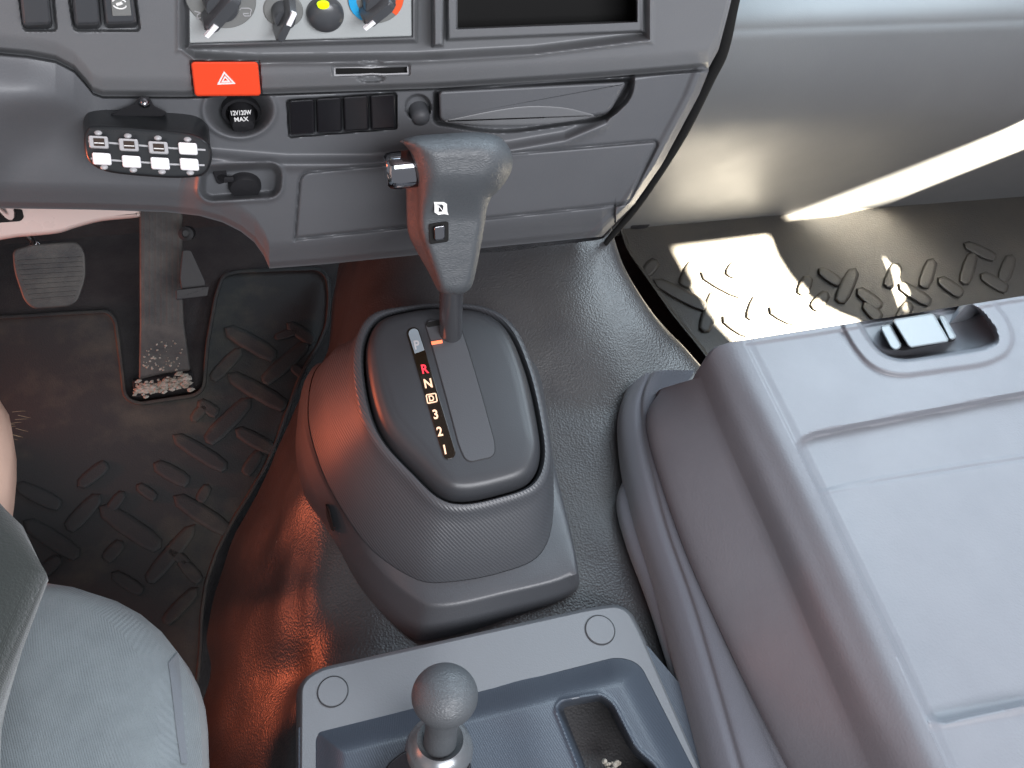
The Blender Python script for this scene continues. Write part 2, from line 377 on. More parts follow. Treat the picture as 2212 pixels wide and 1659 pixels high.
def h_lower(X, Y):
    H = np.zeros_like(X)
    # step below the switch row: lower part stands forward
    ridge = yl([(-80, 600), (360, 470), (400, 352), (450, 320), (520, 326), (620, 334), (800, 334), (950, 318), (1100, 304), (1220, 283), (1310, 246), (1345, 200), (1372, 150), (1600, 120)])
    H += .012 * ss(-4, 24, Y - ridge(X)) * ss(380, 440, X)
    H += .003 * np.exp(-((Y - ridge(X) - 24) / 10) ** 2) * ss(380, 440, X) * (1 - ss(1280, 1340, X))
    # column shroud bulge at left
    d = sd(X, Y, [(-200, 60), (100, 118), (175, 165), (195, 215), (205, 250), (120, 290), (40, 320), (-30, 420), (-200, 480)])
    H += blur(.034 * ss(30, -130, d) + .010 * ss(500, 150, X) * ss(240, 420, Y), 8, 8)
    # general roll back along the bottom edge
    H -= .010 * ss(60, 0, lo_bot(X) - Y) * (X < 1330)
    H -= .006 * ss(16, 0, lo_bot(X) - Y)
    # right edge flange
    redge = yl([(150, 1532), (205, 1510), (265, 1478), (355, 1430), (442, 1370), (511, 1300)])
    # redge indexed by y
    e = np.interp(Y, [150, 205, 265, 355, 442, 511], [1532, 1510, 1478, 1430, 1370, 1300]) - X
    H += .004 * ss(40, 22, e) - .012 * ss(16, 0, e)
    # compartment door seam
    seam = np.concatenate([rpoly([(636, 520), (648, 372), (1424, 303), (1360, 432), (1352, 440), (640, 516)], [4, 22, 14, 10, 4, 4])])
    d = np.abs(sd(X, Y, seam)); H -= .0035 * np.exp(-(d / 3.0) ** 2)
    H += .0012 * ss(0, -8, sd(X, Y, seam))
    # lighter bowl
    d = np.hypot((X - 517) / 74, (Y - 238) / 58); H -= .040 * ss(1.0, .42, d); H += .003 * np.exp(-((d - 1.05) / .09) ** 2)
    # socket recess
    rc = rpoly([(436, 362), (592, 352), (608, 372), (604, 424), (452, 434), (432, 420)], 22)
    d = sd(X, Y, rc); H -= .020 * ss(3, -14, d); H += .0025 * np.exp(-((d - 5) / 5) ** 2)
    # switch bank pocket
    d = sd(X, Y, rpoly([(619, 216), (856, 200), (858, 278), (624, 297)], 6)); H -= .010 * ss(2, -2, d)
    # round socket
    d = np.hypot(X - 903, Y - 232); H -= .012 * ss(30, 24, d)
    # ashtray pocket
    d = sd(X, Y, rpoly([(940, 188), (1368, 170), (1362, 210), (1322, 250), (1290, 258), (1080, 288), (938, 266)], [8, 8, 20, 25, 30, 60, 12])); H -= .014 * ss(6, -6, d)
    return H
xs = np.unique(np.concatenate([np.arange(-60, 1300, 2.4), np.linspace(1300, 1531, 130), [582, 582.01]]))
lower = sheet('lower_panel', xs, lambda x: lo_top(x) - 12, lo_bot, 205, DASH, lambda X, Y: h_lower(X, Y) - .012 * ss(6, -2, Y - lo_top(X)), M['dashlo'], dash, skirt=.035)
upR = [(-120, 1600), (0, 1577), (60, 1568), (110, 1552), (150, 1531)]
up_bot_pts = loCurve[:-1] + [(1530, 148), (1552, 108), (1570, 40), (1580, 0), (1594, -100)]
_ub = yl(up_bot_pts)
def h_upper(X, Y):
    H = np.full_like(X, .010); lb = lo_top(np.minimum(X, 1530))
    # rounded lower lip
    e = _ub(X) - Y
    H -= .010 * ss(14, 0, e) * ss(1600, 1540, X); H -= .004 * ss(45, 0, e)
    # large recess round the heater panel and pocket with curved lower edge
    rec = rpoly([(392, -200), (392, 128), (700, 122), (1000, 112), (1398, 62), (1398, -200)], [5, 26, 200, 200, 12, 5])
    lowcurve = yl([(392, 100), (420, 122), (560, 130), (900, 126), (1150, 112), (1395, 82)])
    d = np.maximum(np.maximum(392 - X, X - 1398), Y - lowcurve(X))
    H -= .018 * ss(8, -16, d); H += .0022 * np.exp(-((d - 7) / 5) ** 2)
    # shelf frames stand forward again
    d = sd(X, Y, [(400, -200), (402, 106), (902, 92), (905, -200)]); H += .013 * ss(2, -8, d)
    d = sd(X, Y, [(962, -200), (965, 88), (1392, 70), (1390, -200)]); H += .013 * ss(2, -6, d)
    # upright rib
    d = sd(X, Y, [(932, -200), (934, 102), (958, 100), (962, -200)]); H += .022 * ss(2, -6, d)
    # pocket opening
    d = sd(X, Y, [(985, -200), (987, 62), (1376, 46), (1374, -200)]); H -= .045 * ss(1.5, -3, d)
    # heater plate well
    d = sd(X, Y, [(407, -200), (409, 95), (892, 80), (890, -200)]); H -= .004 * ss(1.5, -1.5, d)
    # card slot
    d = sd(X, Y, rpoly([(716, 141), (886, 138), (886, 163), (718, 166)], 3)); H -= .004 * ss(1, -2, d)
    d = sd(X, Y, [(725, 148), (880, 145), (880, 157), (725, 159)]); H -= .012 * ss(1, -2, d)
    d = np.hypot((X - 802) / 34, (Y - 170) / 9); H -= .006 * ss(1, .6, d)
    d = np.hypot((X - 802) / 30, (Y - 136) / 7); H -= .004 * ss(1, .5, d)
    # hazard and switch pockets
    d = sd(X, Y, [(410, 131), (561, 131), (567, 210), (418, 210)]); H -= .008 * ss(1, -2, d)
    for q in ([(34, -60), (110, -60), (122, 66), (52, 66)], [(140, -60), (285, -60), (302, 66), (160, 66)]):
        d = sd(X, Y, rpoly(q, 8)); H -= .010 * ss(4, -4, d)
    return H
xs = np.unique(np.concatenate([np.arange(-60, 1528, 2.4), np.linspace(1528, 1592, 40)]))
upper = sheet('upper_panel', xs, lambda x: np.full_like(x, -110.0), _ub, 150, DASH, h_upper, M['dash'], dash, skirt=.03)

b = MB()  # unseen deck added to block low windscreen light from the tunnel and footwell
V = [(-1.05, .615, .83), (.60, .615, .83), (.60, .64, .86), (-1.05, .64, .86), (-1.05, 1.30, .90), (.60, 1.30, .90), (-1.05, 1.30, .88), (.60, 1.30, .88), (-1.05, .64, .80), (.60, .64, .80)]
b.add(V, [(0, 1, 2, 3), (3, 2, 5, 4), (4, 5, 7, 6), (6, 7, 9, 8), (8, 9, 1, 0), (1, 2, 5, 7, 9), (0, 3, 4, 6, 8)]); b.build('deck_light_block', M['dash'], dash, 0)
# heater control plate with dials
hp = MB(); prism(hp, rpoly([(408, -90), (409.5, 93), (889, 78), (887, -90)], 3), DASH, -.004, .0035, 2.0)
heater = hp.build('heater_control_panel', M['panel'], dash)
def disc(mb, fr, r, h0, h1, n=48, bev=.0008):
    lathe(mb, fr, [(r, h0), (r, h1 - bev), (r - bev, h1), (0.0001, h1)], n)
def dial(cx, cy, rpx):
    fr = DASH.frame(cx, cy, .0035); r = rpx * scale_at(fr[0]); b = MB(); disc(b, fr, r, -.001, .0012); b.build('dial_face', M['dial'], heater); return fr, r
f1, r1 = dial(477, -4, 73); f2, r2 = dial(612, 22, 42); f4, r4 = dial(812, -4, 61)
def bar_knob(fr, r, ang, name='control_knob', L=1.0, tip=None):
    b = MB(); o, x, y, n = fr
    lathe(b, fr, [(r * .62, .001), (r * .56, .010), (r * .50, .0125), (.0001, .013)], 36)
    a = math.radians(ang); dx = math.cos(a) * x + math.sin(a) * y; dy = -math.sin(a) * x + math.cos(a) * y
    ring = []
    for h, s_ in ((.004, 1.0), (.018, .9), (.021, .72)):
        ring.append([o + n * h + dx * r * L * u * s_ + dy * r * .25 * v * s_ for u, v in ((-.95, -.7), (-.8, -1), (.8, -1), (1.0, -.6), (1.0, .6), (.8, 1), (-.8, 1), (-.95, .7))])
    V, Fc = loft(ring, True, True); b.add(V, Fc)
    k = b.build(name, M['knob'], heater, 50)
    if tip:
        t = MB(); ring = []
        for h, s_ in ((.0195, 1.0), (.0222, .85)):
            ring.append([o + n * h + dx * r * L * (.42 + .62 * (u * .5 + .5)) * (1 if s_ > .9 else .96) + dy * r * .10 * v * s_ for u, v in ((-1, -1), (1, -.8), (1, .8), (-1, 1))])
        V, Fc = loft(ring, True, True); t.add(V, Fc); t.build('pointer', M['whitekey'], heater, 0)
bar_knob(f1, r1 * .86, 228, L=.98, tip=True)
bar_knob(f2, r2 * 1.0, 243, L=1.12)
bar_knob(f4, r4 * .86, 222, L=.85, tip=True)
o2, x2, y2, n2 = f2
t = MB(); a = math.radians(63); d2 = math.cos(a) * x2 + math.sin(a) * y2; p2_ = np.cross(n2, d2)
V, Fc = loft([[o2 + n2 * h + d2 * r2 * u + p2_ * r2 * .12 * v for u, v in ((.25, -1), (1.0, -1), (1.0, 1), (.25, 1))] for h in (.0195, .0222)], True, True)
t.add(V, Fc); t.build('pointer', M['whitekey'], heater, 0)
b = MB(); fr = DASH.frame(702, 28, .0035); r = 40 * scale_at(fr[0])
lathe(b, fr, [(r, 0)] + [(r * math.cos(a), r * .62 * math.sin(a) + .002) for a in np.linspace(.1, 1.56, 12)], 40); b.build('push_button', M['knob'], heater, 60)
b = MB(); fr = DASH.frame(698, 10, .0035 + r * .62); lathe(b, fr, [(.0046, -.001), (.0042, .0016), (.0001, .0019)], 24, 1, .62); b.build('indicator_light', M['green'], heater)
def arc(fr, ra, rb, a0, a1, m, name):
    o, x, y, n = fr; b = MB(); A = np.radians(np.linspace(a0, a1, 16))
    P = [(ra * math.cos(a), ra * math.sin(a)) for a in A] + [(rb * math.cos(a), rb * math.sin(a)) for a in A[::-1]]
    V, Fc = loft([[o + n * h + x * p + y * q for p, q in P] for h in (.0005, .0016)], True, True); b.add(V, Fc); b.build(name, M[m], heater, 0)
arc(f4, r4 * .70, r4 * .97, 175, 238, 'blue', 'cold_mark'); arc(f4, r4 * .70, r4 * .97, 8, -42, 'red', 'hot_mark')
def ring_mark(fr, cx, cy, pts, wd, name, m='white'):
    o, x, y, n = fr; b = MB()
    for (p, q) in zip(pts[:-1], pts[1:]):
        p = np.array(p, float); q = np.array(q, float); d = (q - p) / (np.linalg.norm(q - p) + 1e-9); e = np.array([-d[1], d[0]]) * wd
        Q = [p - e, q - e, q + e, p + e]
        V, Fc = loft([[o + n * h + x * (cx + u[0]) + y * (cy + u[1]) for u in Q] for h in (.0008, .0017)], True, True); b.add(V, Fc)
    b.build(name, M[m], heater, 0)
k1 = scale_at(f1[0])
ring_mark(f1, 47 * k1, -32 * k1, [(u * k1, v * k1) for u, v in [(-13, 6), (-8, 10), (8, 10), (13, 6), (9, -3), (9, -9), (-4, -9), (-6, -3), (6, -3)]], .8 * k1, 'vent_symbol', 'keyframe')
ring_mark(f1, -51 * k1, -36 * k1, [(u * k1, v * k1) for u, v in [(-8, 9), (4, 5), (-4, 0), (-6, -9), (5, -6)]], .9 * k1, 'vent_symbol', 'keyframe')

# hazard button
b = MB(); prism(b, rpoly([(412, 133), (557, 133), (564, 207), (421, 208)], 8), DASH, .002, .016, 4, bh=.002)
hz = b.build('hazard_button', M['hazard'], dash, 40)
fr = DASH.frame(487, 172, .0162); ks = scale_at(fr[0])
def tri(mb, fr, s_, wd, dy=0):
    o, x, y, n = fr
    P = np.array([(math.cos(a) * s_, math.sin(a) * s_ + dy) for a in (math.pi / 2, math.pi * 7 / 6, math.pi * 11 / 6)])
    for i in range(3):
        p, q = P[i], P[(i + 1) % 3]; p2, q2 = p * (1 - wd / s_), q * (1 - wd / s_)
        V, Fc = loft([[o + n * h + x * u[0] + y * u[1] for u in (p, q, q2, p2)] for h in (-.0004, .0006)], True, True); mb.add(V, Fc)
b = MB(); tri(b, fr, 22 * ks, 6 * ks); tri(b, fr, 11 * ks, 5 * ks); b.build('triangle_symbol', M['white'], hz, 0)

# upper left rocker switches
for q, nm in (([(38, -60), (100, -60), (112, 53), (50, 55)], 0), ([(150, -60), (208, -60), (218, 53), (162, 55)], 0), ([(216, -60), (280, -60), (296, 51), (227, 53)], 1)):
    b = MB(); prism(b, rpoly(q, 10), DASH, -.002, .018, 6, bh=.004, grow=2, shift=(1, 9)); sw = b.build('rocker_switch', M['knob'], dash, 40)
    if nm:
        b = MB(); prism(b, rpoly([(238, -20), (278, -20), (284, 34), (243, 35)], 2), DASH, .017, .0190, 1); b.build('switch_window', M['dial'], sw, 40)
        fr = DASH.frame(258, 8, .0196); kk = scale_at(fr[0]); o, x, y, n = fr; b = MB()
        for a0, a1 in ((20, 150), (200, 330)):
            A = np.radians(np.linspace(a0, a1, 10)); tube(b, [o + x * math.cos(a) * 14 * kk + y * math.sin(a) * 12 * kk for a in A], 1.6 * kk, 6)
        tube(b, [o - x * 6 * kk - y * 2 * kk, o + x * 6 * kk + y * 2 * kk], 3.4 * kk, 8); b.build('lamp_symbol', M['white'], sw)
# card slot edge
b = MB()
def rim(mb, poly, plane, h, wpx, hh=.001):
    P = np.asarray(poly, float); Q = inset(P, wpx)
    V, Fc = loft([plane.at(*P.T, h), plane.at(*P.T, h + hh), plane.at(*Q.T, h + hh), plane.at(*Q.T, h)], False, False); mb.add(V, Fc)
rim(b, [(721, 144), (775, 143.5), (802, 144.5), (830, 142), (882, 140), (883, 160), (830, 162), (802, 161), (775, 163), (722, 164)], DASH, .004, 3, .002); b.build('card_slot_edge', M['keyframe'], dash)
b = MB(); prism(b, [(726, 147), (879, 143), (880, 158), (726, 161)], DASH, -.014, .0015, 1); b.build('card_slot', M['void'], dash)
# pocket inside
b = MB(); prism(b, [(984, -112), (986, 64), (1378, 48), (1376, -112)], DASH, -.048, -.0335, 1); b.build('storage_pocket', M['void'], dash)
# switch blanks
for i in range(4):
    x0 = 624 + i * 58.2; y0 = 217 - i * 3.8
    q = [(x0, y0), (x0 + 55, y0 - 3.5), (x0 + 56.5, y0 + 72), (x0 + 3, y0 + 76)]
    b = MB(); prism(b, rpoly(q, 6), DASH, -.008, .0045, 4, bh=.003); b.build('switch_blank', M['black'], dash, 45)
# small round plug
b = MB(); fr = DASH.frame(905, 240, -.009); k = scale_at(fr[0]); lathe(b, fr, [(21 * k, -.004), (21 * k, .006), (19 * k, .010), (12 * k, .0125), (.0001, .013)], 32); b.build('round_plug', M['slot'], dash, 60)
# lighter in its bowl
b = MB(); fr = DASH.frame(520, 226, -.037); k = scale_at(fr[0])
lathe(b, fr, [(40 * k, -.01), (40 * k, .012), (33 * k, .012), (33 * k, .0), (26 * k, 0), (26 * k, .022), (22 * k, .027), (.0001, .028)], 36); lg = b.build('cigarette_lighter', M['matte'], dash, 50)
text('lighter_lettering', '12V120W', DASH, 520, 244, -.0085, 17, M['white'], lg, sx=.62, bold=.02)
text('lighter_lettering', 'MAX', DASH, 521, 258, -.0085, 16, M['white'], lg, sx=.85, bold=.02)
# socket with cap
b = MB(); fr = DASH.frame(527, 386, -.014); k = scale_at(fr[0]); lathe(b, fr, [(34 * k, -.006), (34 * k, .010), (30 * k, .014), (.0001, .015)], 36); sk = b.build('socket_cap', M['matte'], dash, 50)
b = MB(); prism(b, rpoly([(458, 368), (488, 362), (492, 392), (470, 400)], 8), DASH, -.022, -.004, 2); tube(b, [DASH.at(474, 380, -.006), DASH.at(486, 388, .002), DASH.at(500, 386, -.002)], .003, 8); b.build('socket_cap_hinge', M['matte'], dash)
# pull-out ashtray drawer
ash = rpoly([(948, 197), (1354, 176), (1316, 244), (1160, 272), (1000, 270), (950, 262)], [9, 10, 16, 90, 60, 12])
b = MB(); prism(b, ash, DASH, -.012, .011, 6, bh=.004); dr = b.build('ashtray_drawer', M['dashlo'], dash, 12)
b = MB(); ov = [(960, 262), (1010, 250), (1070, 238), (1140, 229), (1210, 231), (1255, 240), (1284, 251), (1230, 262), (1160, 269), (1060, 271), (1000, 268)]
prism(b, cr(ov, 3), DASH, .010, .0122, 4, bh=.001); b.build('finger_grip', M['dash'], dr, 12)

# passenger side panel of the dashboard, behind the centre stack
pt = lambda x: np.full_like(x, -120.0)
pb_ = yl([(1300, 511), (1390, 503), (1450, 498), (1600, 482), (1740, 468), (1800, 465), (2000, 461), (2160, 457), (2400, 450)])
px_l = yl([(0, 0)])
ys = np.concatenate([np.linspace(-150, 250, 60), np.linspace(254, 520, 60)])
xsn = 150
V = []; 
leftx = lambda y: 17 + np.interp(y, [-150, 0, 40, 110, 160, 265, 355, 442, 511], [1590, 1572, 1566, 1545, 1522, 1466, 1415, 1360, 1288])
rows = []
for s_ in np.linspace(0, 1, 130):
    # s from top (0) to bottom (1); each column ends on the bottom edge
    xr = np.linspace(0, 1, xsn); 
    X = leftx(-150 + s_ * 661) * (1 - xr) + 2420 * xr
    Y = -150 + (pb_(2420 * xr + 1288 * (1 - xr)) + 150) * s_
    rows.append((X, Y))
X = np.array([r[0] for r in rows]); Y = np.array([r[1] for r in rows])
edge = 66 - (X - 1570) * .035
sfc = np.linspace(0, 1, 130)[:, None] * np.ones((1, xsn))
H = .0 - .26 * ss(edge + 22, edge - 330, Y)           # top shelf runs away forwards
H = H + .035 * np.sin(np.clip((Y - edge) / 420, 0, 1) * math.pi) - .055 * ss(.62, 1.05, sfc)
H -= .003 * ss(.03, 0, 1 - sfc)
P = PDASH.at(X, Y, H)
b_ = np.array([0, .05, .004]); P = np.concatenate([P, P[-1:] + b_ * .15, P[-1:] + b_], 0); P = np.concatenate([P[:, :1] + np.array([0, .06, 0]), P], 1)
fix_normals(mk('glove_panel', P.reshape(-1, 3), grid_faces(*P.shape[:2]), M['glove'], dash, 60))
b = MB(); tube(b, [DASH.at(x, y, -.026) for x, y in cr([(1606, -110), (1580, 0), (1560, 105), (1534, 165), (1480, 278), (1428, 366), (1372, 450), (1316, 516), (1306, 530)], 5, False)], [.0085 - .0055 * i / 40 for i in range(41)], 12); b.build('gap_shade_tube', M['void'], dash, 60)  # black tube added to paint the shade in the gap beside the glove panel
b = MB(); prism(b, cr([(1362, 492), (1372, 482), (1392, 474), (1406, 478), (1400, 490), (1384, 497)], 4), PDASH, -.06, -.048, 2); b.build('trim_clip', M['matte'], dash)

# ------------------------------------------------------------------ keypad box on its bracket
kb = thing('keypad', tuple(DASH.at(315, 330, .02)), 'black oval switch box with eight white keys screwed to the dash below the left switches', 'switch box')
KP = Plane(DASH.at(315, 330, .040), DASH.n * 1.0 + np.array([0, 0, .35]))
face = cr([(183, 300), (190, 278), (203, 273), (260, 275), (330, 281), (395, 287), (425, 294), (447, 308), (456, 330), (452, 356), (440, 374), (420, 380), (370, 382), (310, 378), (258, 373), (228, 367), (203, 355), (188, 335)], 4)
back = face + np.array([-4, -44]); back = (back - back.mean(0)) * [1.0, .92] + back.mean(0) + np.array([0, -2])
rings = [KP.at(*(back + np.array([0, -10])).T, -.045), KP.at(*back.T, -.038), KP.at(*(face * .78 + (face + np.array([-3, -30])) * .22).T, -.008), KP.at(*inset(face, -2.5).T, -.0025), KP.at(*face.T, 0), KP.at(*inset(face, 3).T, .0008), KP.at(*inset(face, 7).T, .0004)]
V, Fc = loft(rings, True, True); b = MB(); b.add(V, Fc); b.build('housing', M['boxm'], kb, 50)
b = MB()
for p in ([(190, 305), (240, 309), (300, 314), (370, 320), (444, 324)], [(196, 342), (240, 346), (300, 350), (370, 355), (442, 357)]):
    for a, c in zip(p[:-1], p[1:]): prism(b, [(a[0], a[1] - 2), (c[0], c[1] - 2), (c[0], c[1] + 2), (a[0], a[1] + 2)], KP, .0002, .0010, .4)
b.build('printed_stripe', M['keyframe'], kb, 0)
K1 = [(214, 307), (279, 313), (343, 319), (407, 321)]; K2 = [(221, 343), (285, 349), (347, 353), (410, 355)]
for i, (x, y) in enumerate(K1 + K2):
    open_ = i < 3; w_, h_ = (22, 14) if open_ else (21, 13.5)
    q = rpoly([(x - w_ - 2, y - h_ - 1), (x + w_ - 3, y - h_ + 1.5), (x + w_, y + h_ + 1), (x - w_ + 1, y + h_ - 1)], 5)
    b = MB(); prism(b, q, KP, 0, .006, 2.4, bh=.002); kk = b.build('key_frame' if open_ else 'key', M['keyframe'] if open_ else M['whitekey'], kb, 45)
    if open_:
        b = MB(); prism(b, [(x - 13, y - 9), (x + 11, y - 8), (x + 13, y + 9), (x - 11, y + 8)], KP, .0055, .0066, .5); b.build('key_label', M['label'], kk, 0)
        b = MB(); prism(b, [(x - 11, y + .5), (x + 11, y + 1.5), (x + 11, y + 3.6), (x - 11, y + 2.6)], KP, .0064, .0070, .3); b.build('label_line', M['white'], kk, 0)
for x, y in [(212, 287), (276, 293.5), (341, 298), (405, 301), (225, 361), (288, 367), (350, 371), (411, 373)]:
    b = MB(); fr = KP.frame(x, y, .0003); k = scale_at(fr[0]); lathe(b, fr, [(8 * k, 0), (7 * k, .0012), (4 * k, .0022), (.0001, .0026)], 20, 1, .7); b.build('indicator_led', M['keyframe'], kb, 60)
b = MB(); prism(b, rpoly([(236, 246), (290, 226), (300, 209), (322, 209), (332, 228), (362, 243), (352, 252), (250, 252)], 5), DASH, .004, .010, 2); b.build('bracket', M['matte'], kb)
b = MB(); fr = DASH.frame(312, 221, .010); k = scale_at(fr[0]); lathe(b, fr, [(12 * k, -.001), (11 * k, .002), (6 * k, .004), (.0001, .0045)], 24); b.build('screw', M['smoke'], kb, 60)

# ------------------------------------------------------------------ gear selector console
gc = thing('gear_console', (.12, .42, .37), 'dark plastic gear selector console with lit position strip standing on the vinyl tunnel', 'gear console')
Hh = [(820, 688), (888, 669), (955, 664), (1040, 672), (1098, 712), (1138, 800), (1163, 905), (1171, 990), (1145, 1046), (1073, 1073), (999, 1086), (948, 1072), (894, 1023), (832, 955), (802, 890), (786, 800), (790, 735)]
Rr = [(806, 677), (884, 661), (955, 656), (1046, 663), (1110, 703), (1153, 795), (1180, 905), (1190, 998), (1163, 1062), (1080, 1095), (996, 1110), (936, 1094), (877, 1037), (813, 968), (778, 895), (762, 800), (770, 725)]
Ff = [None, None, None, None, None, (1158, 800), (1184, 925), (1196, 1095), (1168, 1196), (1080, 1238), (965, 1258), (895, 1250), (804, 1189), (738, 1101), (688, 1000), (664, 885), (694, 785)]
Oo = [None, None, None, None, None, (1160, 804), (1190, 975), (1243, 1205), (1222, 1246), (1090, 1281), (961, 1307), (893, 1290), (800, 1207), (726, 1092), (676, 985), (655, 884), (686, 785)]
Bb = [None, None, None, None, None, (1160, 808), (1196, 995), (1247, 1218), (1232, 1280), (1095, 1330), (945, 1372), (880, 1368), (786, 1275), (700, 1130), (650, 1040), (640, 930), (676, 800)]
def ring3(L, pl, h=0, fallback=None, z=None):
    out = []
    for i, p in enumerate(L):
        if p is None: q = fallback[i].copy(); q[2] = z; q[1] += .008; out.append(q)
        else: out.append(pl.at(p[0], p[1], h) if pl is not None else Z(z).at(p[0], p[1]))
    return np.array(out)
def ringz(L, zs, fb):
    return np.array([Z(zs[i]).at(*p) if p is not None else np.array([fb[i][0], fb[i][1] + .01, zs[i]]) for i, p in enumerate(L)])
Hr = ring3(Hh, BEZ); Rm = ring3(Rr, BEZ, -.003)
n17 = 17
zF = [.42] * 5 + [.43, .418, .408, .402, .400, .398, .398, .398, .398, .40, .405, .42]
zO = [.41] * 5 + [.42, .408, .400, .398, .396, .394, .392, .390, .388, .385, .385, .40]
zB = [.37] * 5 + [.37] * 3 + [.368, .368, .366, .36, .352, .345, .335, .335, .36]
Fr = ringz(Ff, zF, Rm); Or = ringz(Oo, zO, Rm); Br = ringz(Bb, zB, Rm)
def up(R_, d): q = R_.copy(); q[:, 2] += d; return q
mid = lambda A, B, t: A * (1 - t) + B * t
# flange (lower skirt)
e1 = mid(Or, Br, .10); e1[:, 2] = Or[:, 2] - .004
rings = [cr(up(Fr, .0), 7), cr(mid(Fr, Or, .5), 7), cr(mid(Fr, Or, .88), 7), cr(mid(Or, e1, .3), 7), cr(e1, 7), cr(mid(e1, Br, .5), 7), cr(Br, 7), cr(up(Br, -.03), 7)]
V, Fc = loft(rings, False, False); b = MB(); b.add(V, Fc); b.build('base_skirt', M['flange'], gc, 60)
# cowl
Ri = mid(Hr, Rm, .5) + BEZ.n * .003
body1 = mid(Rm, Fr, .12); body1[:, 2] = Rm[:, 2] * .82 + Fr[:, 2] * .18
body2 = mid(Rm, Fr, .55); body2[:, 2] = Rm[:, 2] * .45 + Fr[:, 2] * .55 + .006
body3 = mid(Rm, Fr, .97); body3[:, 2] = Fr[:, 2] + .002
rings = [cr(Hr - BEZ.n * .035, 7), cr(Hr - BEZ.n * .002, 7), cr(mid(Hr, Ri, .5) + BEZ.n * .0012, 7), cr(Ri, 7), cr(mid(Ri, Rm, .6) + BEZ.n * .001, 7), cr(Rm, 7), cr(body1, 7), cr(body2, 7), cr(body3, 7), cr(up(Fr, -.006), 7)]
V, Fc = loft(rings, False, False); b = MB(); b.add(V, Fc); b.build('cowl', M['cowl'], gc, 60)
# slit in the left flank of the skirt
SK = Plane(Z(.375).at(708, 1110), np.cross(Z(.36).at(720, 1160) - Z(.375).at(690, 1060), Z(.39).at(725, 1092) - Z(.36).at(690, 1100)))
if SK.n @ (CAM - SK.p) < 0: SK = Plane(SK.p, -SK.n)
b = MB(); prism(b, rpoly([(703, 1086), (712, 1100), (723, 1148), (716, 1146), (706, 1118)], 3), SK, -.006, .0035, 1); b.build('slit', M['void'], gc)
# bezel
inn = [(838, 712), (893, 690), (955, 683), (1036, 690), (1084, 726), (1116, 800), (1140, 905), (1150, 960), (1125, 1010), (1066, 1034), (999, 1045), (965, 1032), (913, 968), (858, 905), (836, 850), (818, 790), (814, 745)]
inn = [tuple(q) for q in inset(np.array(inn, float), 7)]
I3 = ring3(inn, BEZ, .0165); Wl = Hr * 1.0 + BEZ.n * .001
Wl = ring3([tuple(inset(np.array(Hh, float), 5)[i]) for i in range(17)], BEZ, .000)
rings = [cr(Wl - BEZ.n * .03, 7), cr(Wl, 7), cr(mid(Wl, I3, .22) + BEZ.n * .0055, 7), cr(mid(Wl, I3, .42) + BEZ.n * .0062, 7), cr(mid(Wl, I3, .65) + BEZ.n * .0048, 7), cr(mid(Wl, I3, .85) + BEZ.n * .0022, 7), cr(I3, 7)]
c = I3.mean(0)
for f in (.93, .6, .3): rings.append(cr(c + (I3 - c) * f + BEZ.n * .001, 7))
V, Fc = loft(rings, False, True); b = MB(); b.add(V, Fc); bz = b.build('selector_bezel', M['bezel'], gc, 60)
BT = .0177
# sliding slot cover with its fine border
slot = rpoly([(917, 702), (924, 690), (975, 688), (996, 704), (1011, 748), (1036, 831), (1071, 958), (1070, 987), (1008, 1001), (991, 967), (965, 868), (931, 745)], [6, 8, 10, 8, 30, 60, 20, 16, 16, 20, 90, 40])
b = MB(); prism(b, slot, BEZ, .010, BT + .0004, 1.2, bh=.0003); b.build('slot_border', M['matte'], bz)
b = MB(); prism(b, inset(slot, 2.5), BEZ, .012, BT + .0007, 1.0, bh=.0003); b.build('slot_cover', M['slot'], bz)
b = MB(); prism(b, rpoly([(920, 697), (950, 690), (952, 702), (922, 708)], 6), BEZ, .012, BT + .0013, .8); b.build('slot_opening', M['void'], bz)
# indicator strip
strip = rpoly([(876, 712), (902, 704), (917, 752), (987, 985), (962, 996), (948, 955)], [12, 12, 60, 12, 12, 60])
b = MB(); prism(b, strip, BEZ, .012, BT + .0011, 1.2, bh=.0004); st = b.build('position_strip', M['strip'], bz)
b = MB(); prism(b, rpoly([(880, 714), (901, 707), (917, 756), (896, 764)], [10, 10, 1, 1]), BEZ, .012, BT + .0014, .6, bh=.0002); b.build('clear_window', mat('clear_window', (.20, .24, .27), .12, None, .5), st)
AX = BEZ.at(960, 860) - BEZ.at(880, 880)
for ch, x, y, m in (('P', 900, 746, 'keyframe'), ('R', 917, 798, 'redp'), ('N', 925, 829, 'amber'), ('3', 941, 896, 'amber'), ('2', 950, 933, 'amber'), ('1', 961, 972, 'amber')):
    text('gear_letter', ch, BEZ, x, y, BT + .0018, 30, M[m], st, ext=.0001, sx=.82, bold=.025)
text('gear_letter', 'D', BEZ, 932, 861, BT + .0018, 19, M['amber'], st, ext=.0001, sx=.85, bold=.03)
b = MB(); rim(b, rpoly([(919, 852), (942, 848), (946, 868), (923, 873)], 4), BEZ, BT + .0016, 2.6, .0004); b.build('gear_letter_box', M['amber'], st)
b = MB(); prism(b, [(931, 738), (955, 734), (956, 741), (933, 745)], BEZ, BT, BT + .0028, .6); b.build('position_marker', M['orangep'], bz)

